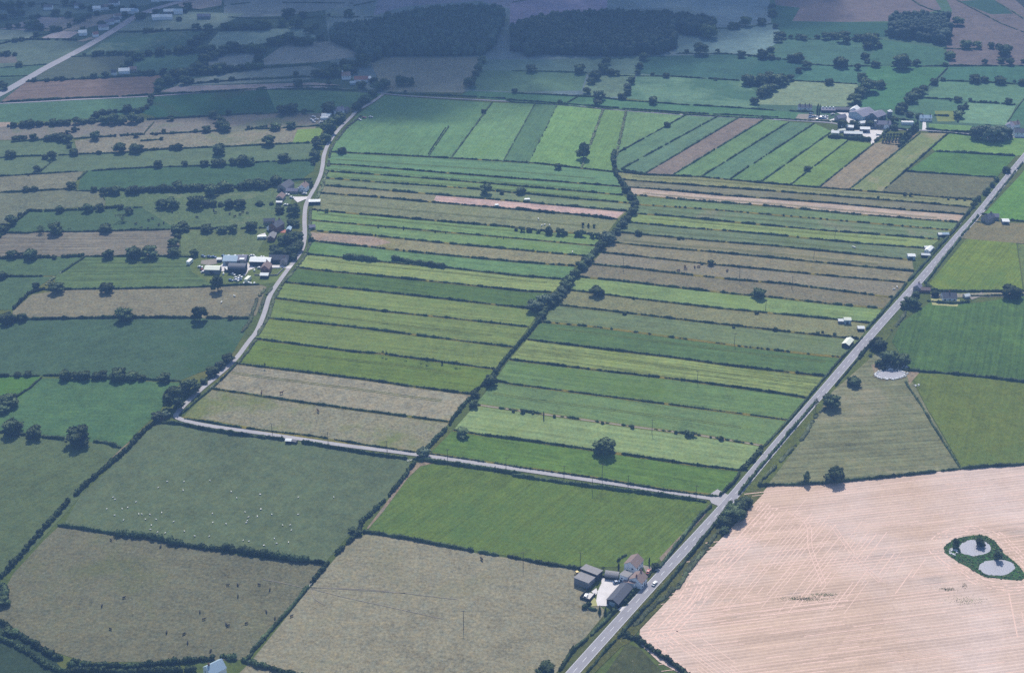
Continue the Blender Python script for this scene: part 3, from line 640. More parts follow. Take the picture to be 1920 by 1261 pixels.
def rounds(g, offs, width, keep, seed, z, sgn=1):
    r = random.Random(seed); segs = []
    for off in offs:
        k = keep*r.uniform(0.6, 1.1); q = []
        for i in range(len(g)):
            t = (g[min(i+1, len(g)-1)]-g[max(i-1, 0)]).normalized(); q.append(g[i]+Vector((-t.y, t.x, 0))*off*sgn)
        for i in range(len(q)-1):
            if r.random() < k and (q[i+1]-q[i]).dot(g[i+1]-g[i]) > 0.3*(g[i+1]-g[i]).length_squared: segs.append((q[i], q[i+1], width*r.uniform(0.6, 1.2)))
    row_mesh(segs, z)
rounds(edge, [1.2, 2.8, 4.8, 7, 9.2, 11.4, 14], 0.75, 0.72, 4, ZST+0.0150)
ring = smooth_line([P(*p) for p in zz('Q', [(1340,335),(1400,285),(1520,248),(1660,255),(1745,330),(1830,415),(1915,505),(1935,545),(1830,566),(1640,545),(1520,475),(1400,405),(1340,335)])], 8)
rounds(ring, [2, 4.2, 6.4, 8.6], 0.8, 0.6, 8, ZST+0.022, 1 if sum((ring[i].x*ring[i+1].y-ring[i+1].x*ring[i].y) for i in range(len(ring)-1)) < 0 else -1)
wr = random.Random(5)
for lines in (LL, RL):
    for i in range(len(lines)-1):
        if wr.random() < 0.55: continue
        f = wr.uniform(0.3, 0.7); a = smooth_line([P(*p) for p in lines[i]], 4); b = smooth_line([P(*p) for p in lines[i+1]], 4); n = 24
        mid = [a[int(j*(len(a)-1)/n)].lerp(b[int(j*(len(b)-1)/n)], f) for j in range(n+1)][2:-2]
        for s_ in (-0.9, 0.9):
            o = ribbon('wheel_track', mid, 0.4, 0.268, M['rough'], off=s_); paint(o, (112,128,96), sum(p[1] for p in lines[i])/len(lines[i]))
# uncut grass margins along the strip hedges
for lines in (LL, RL):
    for ln in lines:
        o = ribbon('grass_margin', [P(*p) for p in ln], 3.0, 0.262, M['rough']); ym = sum(p[1] for p in ln)/len(ln); paint(o, (122,126,100), ym, (104,116,90), 0.4)
# tractor ruts on the stubble: pale double tracks
for pts in ([(1480,960),(1515,985),(1520,1030),(1545,1095)], [(1600,1045),(1650,1090)], [(1560,985),(1600,1040)]):
    g = gl(pts)
    for s in (-1.1, 1.1): ribbon('track', g, 0.45, ZST+0.05, M['straw'], off=s)
# cattle-worn paths spreading from the gateway in the brown pasture
for pts in ([(580,1101),(700,1106),(860,1124)], [(580,1101),(640,1104),(760,1112)], [(578,1104),(540,1095),(490,1085)], [(582,1103),(640,1118),(740,1140),(830,1160)], [(578,1106),(570,1125)], [(583,1104),(590,1122),(610,1135)]):
    ribbon('path', gl(pts), 0.3, 0.27, M['dirt'])
# ---------------------------------------------------------------- vegetation
def blob_template(sub, amp, seed):
    bm = bmesh.new(); bmesh.ops.create_icosphere(bm, subdivisions=sub, radius=1.0)
    V = np.array([v.co[:] for v in bm.verts]); T = np.array([[v.index for v in f.verts] for f in bm.faces]); bm.free()
    r = np.random.default_rng(seed); V *= (1 + r.uniform(-amp, amp, (len(V), 1))); return V, T
BLOB = [blob_template(2, 0.2, s) for s in range(6)]
BLOBS = [blob_template(1, 0.25, s) for s in range(6)]
def cards(C, size, r, flat=0.0):
    """small leaf-clump faces at the points C"""
    n = len(C); a = r.normal(size=(n, 3)); a /= np.linalg.norm(a, axis=1, keepdims=True)
    b = r.normal(size=(n, 3)); b -= (b*a).sum(1, keepdims=True)*a; b /= np.linalg.norm(b, axis=1, keepdims=True)
    s = np.asarray(size)*np.ones(n)*r.uniform(0.6, 1.4, n); a = a*s[:, None]; b = b*s[:, None]*0.7
    V = np.stack([C-a-b*0.6, C+a*0.2-b, C+a+b*0.4, C-a*0.3+b], 1).reshape(-1, 3)
    i = np.arange(n)*4
    return V, np.concatenate([np.stack([i, i+1, i+2], 1), np.stack([i, i+2, i+3], 1)])
def join(parts):
    V, T, n = [], [], 0
    for v, t in parts: V.append(v); T.append(np.asarray(t)+n); n += len(v)
    return np.concatenate(V), np.concatenate(T)
def crown_parts(kind, seed):
    r = np.random.default_rng(seed); out = []; L = []
    if kind == 'oak':
        n = r.integers(15, 22)
        for i in range(n):
            a = 2*math.pi*(i/n*2.618) + r.uniform(-.3, .3); q = math.sqrt(r.uniform(0.05, 1)); z = r.uniform(0.0, 1)
            rad = 0.36*q*math.sqrt(max(0.12, 1-(z-0.35)**2*1.7))
            L.append((rad*math.cos(a), rad*math.sin(a), 0.21+0.60*z, r.uniform(0.12, 0.19), r.uniform(0.09, 0.15)))
        L.append((0, 0, 0.62, 0.26, 0.24))
    elif kind == 'tall':
        for i in range(16):
            z = i/15; a = r.uniform(0, 6.28); rad = r.uniform(0.05, 0.30)*math.sin(math.pi*(0.15+0.8*z))
            L.append((rad*math.cos(a), rad*math.sin(a), 0.16+0.72*z, r.uniform(0.2, 0.3)*(1.1-0.45*z), r.uniform(0.08, 0.12)))
    elif kind == 'column':
        for i in range(14):
            z = i/13; L.append((r.uniform(-.08,.08), r.uniform(-.08,.08), 0.07+0.86*z, 0.42*math.sin(math.pi*(0.25+0.68*z))**0.8, 0.075))
    elif kind == 'conifer':
        for i in range(13):
            z = i/12; q = 0.42*(1-z)+0.05
            for k in range(3):
                a = r.uniform(0, 6.28); L.append((q*0.35*math.cos(a), q*0.35*math.sin(a), 0.10+0.84*z, q*0.8, 0.06))
    elif kind == 'bush':
        for i in range(14):
            a = r.uniform(0, 6.28); q = 0.34*math.sqrt(r.uniform(0, 1)); z = r.uniform(0, 1)
            L.append((q*math.cos(a), q*math.sin(a), 0.16+0.62*z*(1-q), r.uniform(0.13, 0.22), r.uniform(0.14, 0.24)))
    elif kind == 'sparse':
        for i in range(11):
            a = r.uniform(0, 6.28); q = 0.38*math.sqrt(r.uniform(0.1, 1)); z = r.uniform(0, 1)
            L.append((q*math.cos(a), q*math.sin(a), 0.38+0.52*z, r.uniform(0.10, 0.17), r.uniform(0.07, 0.12)))
    ncard = {'sparse': 26, 'conifer': 22, 'column': 50}.get(kind, 62)
    cs = {'conifer': 0.055, 'column': 0.07}.get(kind, 0.042)
    for j, (x, y, z, rx, rz) in enumerate(L):
        v, t = BLOB[(seed+j) % 6]
        if kind != 'sparse':
            out.append((v*np.array([rx, rx, rz])*0.86 + (x, y, z), t))
        d = r.normal(size=(ncard, 3)); d /= np.linalg.norm(d, axis=1, keepdims=True)
        d *= r.uniform(0.8, 1.12, (ncard, 1))
        out.append(cards(d*np.array([rx, rx, rz]) + (x, y, z), cs, r))
    return join(out), L
def trunk_parts(L, kind, seed):
    b = MB(); top = {'oak': 0.5, 'tall': 0.6, 'bush': 0.3, 'sparse': 0.55}.get(kind, 0.5)
    b.tube((0,0,-0.01), (0.005,0,0.18), 0.04, 0.028, 7); b.tube((0.005,0,0.18), (0,0.01,top), 0.028, 0.014, 6)
    if kind in ('oak', 'sparse', 'tall'):
        for (x, y, z, rx, rz) in L[:: (1 if kind == 'sparse' else 3)]:
            b.tube((0, 0, 0.2+0.3*abs(z-0.3)), (x*0.9, y*0.9, z), 0.014, 0.005, 5)
    return b
PROTO = {}
def proto(kind, seed, leaf):
    k = (kind, seed, leaf)
    if k not in PROTO:
        (V, T), L = crown_parts(kind, seed)
        V[:, 2] -= 0; zmax = V[:, 2].max(); wx = (V[:, 0].max()-V[:, 0].min()+V[:, 1].max()-V[:, 1].min())/2
        V = V/np.array([wx, wx, zmax])
        c = mesh_np('crown', V, T, M[leaf]); t = trunk_parts([(x/wx, y/wx, z/zmax, 0, 0) for x, y, z, _, _ in L], kind, seed).mesh('trunk', M['bark'])
        # one-mesh version for trees too small to show their parts
        n = len(t.polygons)
        b = bmesh.new(); b.from_mesh(c); b.from_mesh(t)
        w = bpy.data.meshes.new('tree'); b.to_mesh(w); b.free(); w.materials.clear(); w.materials.append(M[leaf]); w.materials.append(M['bark'])
        mi = np.zeros(len(w.polygons), np.int32); mi[len(c.polygons):] = 1; w.polygons.foreach_set('material_index', mi)
        PROTO[k] = (c, t, w)
    return PROTO[k]
NT = [0]; TREES = []
def tree(x, y, wpx, hpx=None, kind='oak', leaf='leaf', label=None, group=None, name=None, cat=None, split=None):
    """trunk base at photo pixel (x, y); crown width and height in photo pixels"""
    s = ppm(y); w = wpx/s; dep = PITCH + math.atan((y-630.5)/F)
    h = (hpx/s/math.cos(dep))*(0.82 if kind == 'oak' else 1.0) if hpx else w*random.uniform(0.68, 0.90)
    if kind == 'oak': w *= 1.24
    NT[0] += 1; seed = NT[0] % {'oak': 6, 'tall': 3, 'bush': 4}.get(kind, 2)
    nm = name or {'oak': 'tree', 'bush': 'bush', 'conifer': 'conifer', 'column': 'cypress'}.get(kind, 'tree')
    TREES.append(dict(p=P(x, y), w=w, h=h, size=wpx*(h*s), kind=kind, leaf=leaf, seed=seed, nm=nm, label=label, group=group, cat=cat, rz=random.uniform(0, 6.28),
                      big=(wpx >= 15) if split is None else split))
def plant_trees():
    """the 300 largest trees stand as things; the smallest far-off ones are one mass"""
    tr = sorted([t for t in TREES if t['nm'] == 'tree'], key=lambda t: -t['size']); few = {id(t) for t in tr[300:]}; mass = {}
    for t in TREES:
        c, k, whole = proto(t['kind'], t['seed'], t['leaf'])
        if id(t) in few: mass.setdefault(t['leaf'], []).append((t, c)); continue
        if t['big'] and t['kind'] != 'bush':
            o = empty(t['nm'], t['p'], t['rz'])
            for part, me in (('crown', c), ('trunk', k)): link(part, me, o)
        else:
            o = link(t['nm'], c if t['kind'] == 'bush' else whole, None, t['p']); o.rotation_euler.z = t['rz']
        o.scale = (t['w'], t['w'], t['h'])
        tag(o, t['label'], t['cat'] or ('bush' if t['kind'] == 'bush' else 'tree'), t['group'])
    parts, mi = [], []
    for leaf, lst in mass.items():
        for t, c in lst:
            V = np.zeros(len(c.vertices)*3, np.float32); c.vertices.foreach_get('co', V); V = V.reshape(-1, 3)*np.array([t['w'], t['w'], t['h']])
            T = np.zeros(len(c.loops), np.int32); c.loops.foreach_get('vertex_index', T)
            ca, sa = math.cos(t['rz']), math.sin(t['rz'])
            V = np.stack([V[:, 0]*ca-V[:, 1]*sa+t['p'].x, V[:, 0]*sa+V[:, 1]*ca+t['p'].y, V[:, 2]], 1)
            parts.append((V, T.reshape(-1, 3))); mi += [list(mass).index(leaf)]*(len(T)//3)
    V, T = join(parts)
    o = link('far_trees', mesh_np('far_trees', V, T, None, mats=[M[l] for l in mass], midx=mi))
    tag(o, 'scatter of small far-off hedgerow trees all over the hazy distance', 'trees', kind='stuff')
KINDW = {'oak': 'round dark tree', 'tall': 'tall narrow tree', 'bush': 'low dark bush', 'sparse': 'thin open tree', 'conifer': 'small pointed conifer', 'column': 'slim cypress'}
def tree_row(c, phrase, lst, kind='oak', leaf='leaf', group=None, order='left'):
    """one row of trees; each label counts along the row from the named end"""
    lst = [tuple(p) for p in lst]
    srt = sorted(lst, key=lambda p: p[0] if order == 'left' else p[1])
    end = 'from the left' if order == 'left' else 'from the top'
    for i, p in enumerate(srt):
        k = p[4] if len(p) > 4 else kind
        hp = p[3] if len(p) > 3 and p[3] else None
        (x, y), = zz(c, [p]); w = p[2]/ZS
        if hp is None: w *= random.uniform(0.95, 1.08)
        wd = 'pale grey-green tree' if leaf == 'leaf_pale' else KINDW[k]
        if k == 'oak' and p[2] < 36: wd = 'small dark tree'
        lab = f'{ordinal(i+1)} {wd} {end} {phrase}' if len(srt) > 1 else f'{wd} {phrase}'
        tree(x, y, w, hp/ZS if hp else None, k, leaf, lab, group or ('trees ' + phrase if len(srt) > 1 else None))

STY = {  # height, width, run, gap, kind
 's': (1.25, 1.05, 130, 3, 'clip'), 't': (1.0, 0.9, 60, 4, 'clip'), 'g': (1.35, 1.15, 24, 3.2, 'clip'), 'b': (1.3, 1.2, 2.6, 4.5, 'clip'),
 'h': (1.7, 1.5, 160, 3, 'clip'), 'B': (2.6, 2.5, 45, 2.5, 'bush'), 'm': (2.1, 1.9, 24, 2.5, 'bush'), 'v': (1.1, 2.2, 12, 2, 'clip'), 'T': (3.9, 3.5, 60, 2, 'bush')}
def hedge_geo(g, style, seed, far):
    h, w, run, gap, kind = STY[style]; r = np.random.default_rng(seed)
    pts = np.array([p[:2] for p in g]); seg = np.linalg.norm(np.diff(pts, axis=0), axis=1); cum = np.concatenate([[0], np.cumsum(seg)])
    Lt = cum[-1]; out = []; s = 0.0
    step = 1.0 if kind == 'clip' else w*0.36
    if far: step *= 1.5
    while s < Lt:
        on = max(step*2, r.exponential(run) if run < 60 else run*r.uniform(0.5, 1.4)); e = min(Lt, s+on)
        n = max(3, int((e-s)/step)+1); t = np.linspace(s, e, n)
        x = np.interp(t, cum, pts[:, 0]); y = np.interp(t, cum, pts[:, 1])
        tx = np.gradient(x); ty = np.gradient(y); q = np.hypot(tx, ty)+1e-9; nx, ny = -ty/q, tx/q
        if kind == 'clip':
            k = np.convolve(r.normal(size=n+8), np.ones(5)/5, 'same')[4:4+n] + 1.2*np.convolve(r.normal(size=n+60), np.ones(31)/31, 'same')[30:30+n]
            hh = h*(1+0.45*k+0.14*r.normal(size=n)); ww = w*(1+0.25*np.convolve(r.normal(size=n+8), np.ones(5)/5, 'same')[4:4+n]+0.10*r.normal(size=n))
            hh = np.clip(hh, h*0.35, h*1.9); off = 0.25*w*np.convolve(r.normal(size=n+8), np.ones(7)/7, 'same')[4:4+n]
            hh[[0, -1]] *= 0.55; ww[[0, -1]] *= 0.5
            prof = [(-0.5, -0.05), (-0.55, 0.45), (-0.38, 0.92), (0.0, 1.0), (0.38, 0.92), (0.55, 0.45), (0.5, -0.05)]
            V = np.zeros((n, 7, 3))
            for j, (a, b) in enumerate(prof):
                o = a*ww*(1+0.12*r.normal(size=n)) + off
                V[:, j, 0] = x+nx*o; V[:, j, 1] = y+ny*o; V[:, j, 2] = b*hh*(1+0.07*r.normal(size=n) if 0 < j < 6 else 1)
            i = (np.arange(n-1)*7)[:, None]+np.arange(6)[None, :]; i = i.ravel()
            T = np.concatenate([np.stack([i, i+1, i+8], 1), np.stack([i, i+8, i+7], 1)])
            e0 = np.array([[0, k2, k2+1] for k2 in range(1, 6)]); e1 = (n-1)*7 + e0[:, ::-1]
            out.append((V.reshape(-1, 3), np.concatenate([T, e0[:, ::-1], e1])))
            m = n*(2 if far else 5); j = r.integers(0, n, m); a = r.uniform(-0.6, 0.6, m)
            z = hh[j]*np.where(np.abs(a) < 0.4, r.uniform(0.85, 1.12, m), r.uniform(0.2, 0.95, m)); o = a*ww[j]+off[j]; jt = r.uniform(-step/2, step/2, m)
            C = np.stack([x[j]+nx[j]*o+ny[j]*jt, y[j]+ny[j]*o-nx[j]*jt, z], 1)
            out.append(cards(C, 0.30, r))
        else:
            for j in range(n):
                sc = r.uniform(0.5, 1.3); rx = w*0.5*sc; hz = h*0.5*sc*r.uniform(0.75, 1.15); o = r.uniform(-0.22, 0.22)*w
                v, tt = BLOB[r.integers(6)]; c0 = np.array([x[j]+nx[j]*o, y[j]+ny[j]*o, hz*0.92])
                out.append((v*np.array([rx, rx, hz])*0.88+c0, tt))
                nc = 14 if far else 34; d = r.normal(size=(nc, 3)); d /= np.linalg.norm(d, axis=1, keepdims=True); d[:, 2] = np.abs(d[:, 2])*1.0-0.15
                out.append(cards(d*np.array([rx, rx, hz])*r.uniform(0.85, 1.15, (nc, 1))+c0, 0.42, r))
        s = e + max(0.8, r.exponential(gap) if run < 60 else gap*r.uniform(0.6, 1.3))
    return join(out)
NH = [0]
def hedge(px, style, label, mat=None, name='hedge', group=None, cat='hedge'):
    NH[0] += 1
    g = [P(*p) for p in px]; ym = sum(p[1] for p in px)/len(px)
    V, T = hedge_geo(g, style, 1000+NH[0], ym < 260)
    me = mesh_np(name, V, T, M[mat or ('scrub' if style == 'v' else 'hedge')])
    o = link(name, me)
    return tag(o, label, cat, group)
def hedges(c, phrase, lst, group=None):
    """a family of hedges; the label counts them from the top of the picture"""
    lst = [(st, zz(c, pts) if c else pts) for st, pts in lst]
    lst.sort(key=lambda q: sum(p[1] for p in q[1])/len(q[1]))
    for i, (st, pts) in enumerate(lst):
        wd = {'s': 'dark clipped hedge', 't': 'thin low hedge', 'g': 'gappy hedge', 'b': 'broken line of bushes', 'h': 'dense dark hedge', 'B': 'wide bushy hedge', 'm': 'bushy hedge', 'v': 'pale scrubby hedge', 'T': 'tall bushy hedge'}[st]
        hedge(pts, st, (f'{ordinal(i+1)} from the top, {wd} {phrase}' if len(lst) > 1 else f'{wd} {phrase}'), group=group)

# ---- hedges between the strips
LS = ['s','s','g','g','g','g','g','t','g','g','s','s','s','s','s','s','s','s','t']
for i, pts in enumerate(LL):
    if i == 18: continue
    lab = f'{ordinal(i+1)} dark hedge down the western strips, counted from the square block of fields'
    hedge(pts, LS[i], lab, group='hedges between the western strips')
RS = ['s','s','s','g','b','g','g','s','s','s','g','g','s','s','b','s','s','t','t','s','s']
for i, pts in enumerate(RL):
    if i in (20, 18): continue
    lab = f'{ordinal(i+1)} dark hedge down the eastern strips, counted from the fan of narrow fields'
    hedge(pts, RS[i], lab, group='hedges between the eastern strips')
hedge(RL[18], 'b', 'broken line of bushes on the dry bank between two lower eastern strips', group='hedges between the eastern strips')
ribbon('bank', [P(*p) for p in RL[18]], 1.4, 0.27, M['dirt'])
for (a, b, st, lb) in [((646,484),(704,490),'T','left clump'), ((737,488),(833,502),'T','right clump')]:
    hedge([a, ((a[0]+b[0])/2, (a[1]+b[1])/2), b], 'T', f'thick dark bank of bushes between bright green western strips, {lb}', name='thicket', cat='thicket', group='thickets between western strips')
for (pts, lb) in [([(969,392),(1000,396),(1040,400)],'below the pink strip, left of the gap'), ([(1090,404),(1120,407),(1147,411)],'below the pink strip, beside the brook')]:
    hedge(pts, 'm', f'dark bushy thicket {lb}', name='thicket', cat='thicket')
for (pts, lb) in [([(1166,319),(1188,324),(1207,327)],'at the top of the eastern strips beside the brook')]:
    hedge(pts, 'm', f'dark bushy thicket {lb}', name='thicket', cat='thicket')
brook = [(1151,286),(1149,300),(1153,323),(1166,344),(1181,365),(1195,381),(1190,396),(1171,414),(1155,432),(1140,448),(1121,469),(1101,490),(1082,511),(1064,531),(1046,552),(1028,576),(1012,599)]
hedge(brook, 'T', 'wide tree-lined hedgerow winding down between the western and eastern strips', name='hedgerow', cat='hedgerow')
hedge([(1012,599),(991,626),(975,643),(949,672),(923,706),(894,732),(872,757),(850,784),(839,802),(815,826),(797,846)], 'm', 'lower narrow part of the hedgerow between strips, down to the lane', name='hedgerow', cat='hedgerow')
# ---- fan of narrow fields above the strips
fan = [(i, B1[i], B2[i]) for i in range(1, 12)]
FS = ['s','g','s','s','s','g','s','t','s','s','g']
for i, a, b in fan: hedge([a, ((a[0]+b[0])/2, (a[1]+b[1])/2), b], FS[i-1], f'{ordinal(i)} slanting hedge from the left in the fan of narrow fields by the farm', group='hedges of the fan of fields')
for i, st in ((3,'t'),(4,'g'),(5,'t'),(6,'b'),(7,'v'),(8,'v')):
    t0 = top[i] if i != 3 else (842,237)
    hedge([t0, ((t0[0]+bot[i][0])/2, (t0[1]+bot[i][1])/2), bot[i]], st, f'{ordinal(i-2)} straight thin hedge from the left across the square green block', group='hedges of the square block')
hedge([(836,240),(803,289)], 't', 'short thin hedge at the left of the square green block', group='hedges of the square block')
hedges(None, 'around the paddocks right of the fan of fields', [('h', [(1752,284),(1830,288),(1904,293)]), ('s', [(1700,322),(1780,327),(1868,333)])])
hedges('C', 'along the back lane behind the square block', [('s', [(-40,718),(120,730),(480,755),(830,785),(1280,815),(1920,845)]), ('s', [(-40,728),(0,737),(330,756),(640,782),(900,802),(1280,830),(1660,850),(1920,860)])])
hedges('B', 'beside the back lane under the woods', [('s', [(0,648),(440,640),(760,655),(840,662)]), ('s', [(950,668),(1060,676),(1480,694),(1800,712)]), ('t', [(200,630),(450,620),(600,622)])])
hedges('A', 'beside the back lane at far left', [('h', [(0,742),(280,724),(550,707),(830,699),(1070,687),(1400,670),(1650,657),(1920,635)])])
hedge([(1585,229),(1500,226),(1420,221)], 's', 'low hedge beside the back lane by the scrapyard')
hedge([(1735,242),(1780,246),(1835,250)], 'h', 'dark hedge beside the back lane right of the orchard')
hedge([(1740,248),(1780,250),(1830,256)], 's', 'second dark hedge beside the back lane right of the orchard')
# ---- upper left
hedges('A', 'among the shaded fields in the far left corner', [
 ('s', [(0,200),(300,210),(430,215)]), ('m', [(0,320),(100,295),(220,285),(430,290),(560,290)]), ('s', [(220,270),(430,230),(620,140)]), ('t', [(0,155),(280,122),(480,125)]),
 ('t', [(0,490),(340,465)]), ('t', [(0,555),(200,548)]), ('s', [(510,410),(700,405),(900,400)]), ('s', [(850,235),(1040,232),(1400,218),(1920,215)]),
 ('m', [(1040,395),(1260,385),(1400,378),(1560,370)]), ('t', [(1360,70),(1500,75),(1640,40),(1800,20)]), ('t', [(1640,125),(1920,140)]), ('t',[(0,45),(300,30),(640,55),(900,60)])])
hedges('A', 'around the pinkish ploughed field at far left', [('m', [(190,590),(420,578),(600,570),(850,555),(1200,535)]), ('B', [(1140,660),(1160,610),(1220,570),(1320,530),(1440,470),(1540,410),(1620,370)]), ('m', [(1280,590),(1400,605),(1560,590),(1700,580),(1920,570)]), ('B', [(1380,520),(1500,520),(1660,505)]), ('m', [(1660,505),(1780,500),(1920,490)]), ('B',[(870,500),(940,450),(1010,400)])])
hedges('A', 'between the green fields left of the lane bend', [
 ('B', [(60,915),(230,905),(440,895),(640,880)]), ('m', [(640,880),(920,875),(1080,862),(1400,845),(1560,835)]), ('s', [(1560,835),(1650,830),(1920,815)]),
 ('B', [(660,845),(760,815),(1020,800),(1090,755),(1100,705)])])
hedges('A', 'between the dry tan fields at upper left', [
 ('s', [(80,1027),(250,1010),(420,1007)]), ('s', [(530,1000),(660,992),(780,985)]), ('m', [(780,985),(1000,970),(1250,962)]), ('s', [(1250,962),(1500,947),(1650,945)]), ('m', [(1770,937),(1920,912)]),
 ('m', [(1040,1085),(1200,1075),(1260,1062)]), ('s', [(1010,1018),(1170,1005)])])
hedges('A', 'below the dry tan fields at upper left', [
 ('s', [(0,1140),(130,1128),(300,1122)]), ('s', [(420,1120),(560,1112),(700,1108),(920,1098),(1060,1082),(1300,1072),(1450,1064),(1640,1058),(1920,1042),(2250,1030)]),
 ('s', [(700,1225),(1150,1205),(1480,1195),(1650,1190),(1920,1165),(2240,1158)]), ('t', [(300,1229),(380,1160)]), ('t', [(1040,960),(1110,880)])])
hedges('B', 'left of the lane near the shaded farm', [('s', [(0,930),(90,930),(470,905)]), ('s', [(0,827),(150,815),(420,805)])])
hedges('B', 'in the shaded fields left of the woods', [('t', [(0,135),(240,132),(480,125),(850,125)]), ('t', [(190,20),(700,25)]), ('t', [(700,45),(860,10)]), ('t', [(0,205),(360,205)]), ('B', [(20,335),(110,315),(240,295),(410,320)]), ('h', [(0,492),(200,478),(400,464)]), ('h', [(0,575),(400,555),(600,550)])])
hedges('C', 'in the shaded fields under the woods', [('s', [(0,510),(280,518),(540,527)]), ('s', [(640,540),(700,547),(1150,552),(1640,582)]), ('s', [(0,672),(240,682),(480,695),(600,700),(780,722),(1250,757),(1530,772),(1900,797)]), ('s', [(400,740),(480,695)]), ('s', [(1180,387),(1600,392),(1760,405)]), ('m', [(1700,405),(1800,412),(1920,432)]), ('t', [(1480,207),(1640,205),(1900,170)]), ('t', [(0,20),(110,0)])])
hedges('D', 'between the distant green fields at upper right', [
 ('m', [(0,405),(100,420),(200,432)]), ('s', [(200,430),(400,467),(600,480),(900,477)]), ('s', [(960,482),(1140,478),(1380,477),(1920,477)]), ('s', [(200,282),(560,287),(900,283)]), ('s', [(1340,352),(1600,357)]),
 ('s', [(250,582),(500,595),(720,607)]), ('s', [(1310,582),(1600,590),(1920,612)]), ('h', [(1190,707),(1300,712)]), ('t', [(1300,712),(1480,720)]), ('m', [(1540,737),(1700,742),(1850,757)]),
 ('s', [(1370,492),(1290,570),(1210,640)]), ('s', [(1920,712),(1860,790),(1800,880)]), ('m', [(1500,752),(1470,820),(1440,880)]), ('s', [(1110,0),(1170,40),(1260,75),(1350,90)]), ('t', [(1430,0),(1600,90),(1750,170),(1920,235)]), ('t', [(1720,15),(1820,75),(1920,140)]), ('h', [(1270,832),(1380,836)])])
# ---- left, middle
hedges('E', 'in the wooded pastures at middle left', [
 ('s', [(0,80),(200,68),(560,45)]), ('s', [(660,42),(920,25),(1100,15)]), ('s', [(560,105),(630,45)]), ('s', [(0,197),(130,193),(480,172),(560,184),(660,187),(740,182)]), ('m', [(740,182),(870,177),(930,187),(1100,183),(1330,182),(1600,165),(1920,152)]),
 ('m', [(210,327),(300,332)]), ('g', [(320,332),(560,322)]), ('m', [(570,322),(840,304)]), ('t', [(960,307),(1030,302)]), ('m', [(210,327),(120,402),(40,480),(0,522)]), ('s', [(0,427),(60,427)]),
 ('s', [(30,487),(200,490),(280,480),(560,480),(840,472),(960,467),(1060,470),(1230,462)]), ('g', [(1360,457),(1700,452)]), ('g', [(1730,457),(1920,452)]), ('t', [(755,250),(740,210)]), ('m', [(1240,470),(1275,530)])])
hedges('E', 'around the mown field left of the farmyard', [
 ('m', [(0,672),(230,662),(400,664)]), ('m', [(450,662),(600,652)]), ('s', [(610,657),(960,654),(1250,657),(1400,662)]), ('s', [(610,662),(440,777)]), ('s', [(0,802),(310,800)]),
 ('v', [(390,802),(330,862)]), ('m', [(320,890),(210,922),(100,1032)]), ('s', [(280,897),(480,894),(700,890)]), ('s', [(700,890),(860,890),(1100,882),(1280,880),(1420,877),(1700,862),(1870,860)]),
 ('h', [(0,1112),(340,1107),(840,1097),(1100,1097),(1500,1100),(1800,1102)])])
hedges('E', 'on the dry bank left of the lane', [('v', [(1910,892),(1850,962),(1800,1122),(1740,1202)]), ('v', [(1960,880),(1900,960),(1870,1060)])])
hedges('F', 'beside the upper farmyards on the lane', [('s', [(190,112),(300,106),(400,100)]), ('m', [(1480-1480,285),(60,285)]), ('s', [(60,440),(110,430),(200,420)])])
hedges('F', 'along the right edge of the winding lane', [('v', [(720-480+270,40),(490,130),(450,225),(410,285)]), ('v', [(395,310),(385,450),(390,560),(352,655),(302,725),(205,832),(128,962),(88,1100),(10,1229)])])
hedge(zz('B', [(760,835),(650,925),(600,985),(545,1060),(530,1120),(520,1200)]), 'v', 'pale scrubby hedge right of the lane beside the square block')
# ---- left, lower
hedges('I', 'around the bright green field at lower left', [
 ('m', [(0,327),(60,327)]), ('s', [(70,327),(280,327)]), ('s', [(310,324),(450,320),(600,330),(800,347),(1000,347),(1200,357),(1300,362)]), ('s', [(300,337),(220,412),(110,482)]), ('m', [(110,482),(60,547),(0,592)]),
 ('h', [(0,727),(190,750),(330,767),(470,782)]), ('h', [(670,797),(760,807),(870,842)]), ('m', [(1140,655),(1050,712),(1000,770)])])
hedge([(260,816),(242,841),(187,886),(128,940),(104,968),(52,1026),(0,1086),(-60,1140)], 'B', 'long thick hedge running down the left side of the sheep field')
hedges('M', 'between the sheep pasture and the cattle pasture', [('h', [(420,172),(540,187),(840,237)]), ('T', [(840,237),(1080,262),(1300,312)]), ('m', [(1300,312),(1420,332)]), ('T', [(1420,332),(1650,352),(1920,392),(2220,436)]), ('h', [(2230,437),(2350,446)])])
hedge(zz('J', [(1140,950),(1080,1040),(1000,1140),(920,1229)]) + zz('N', [(880,40),(760,150)]), 'm', 'bushy hedge along the right side of the sheep pasture')
hedge(zz('N', [(760,150),(740,230),(650,310),(520,440),(400,590)]), 'm', 'bushy hedge above the gateway in the bottom brown pasture')
hedge(zz('N', [(380,612),(250,770),(120,910),(0,1050),(-40,1090)]), 'h', 'dense hedge below the gateway beside the cattle pasture')
hedges('N', 'along the bottom of the vivid green field', [('h', [(770,217),(1000,252),(1300,307),(1570,357)]), ('h', [(1600,362),(1750,387)]), ('h', [(1810,392),(1920,417),(2120,457),(2390,490)])])
hedges('M', 'at the bottom left corner', [('m', [(0,990),(80,1020),(200,1090),(350,1190),(500,1240)]), ('B', [(0,870),(100,930),(230,1020),(400,1125),(560,1165)]), ('B', [(500,1185),(700,1180),(950,1195),(1120,1170)]), ('B', [(1120,1170),(1300,1155),(1470,1140),(1530,1135)]), ('B', [(1600,1115),(1780,1155),(1920,1200)]), ('B',[(500,1225),(700,1215),(900,1235),(1100,1225),(1400,1215)]), ('h', [(1780,1135),(1850,1050),(1920,975)]), ('T',[(0,610),(50,640),(30,700),(0,730)])])
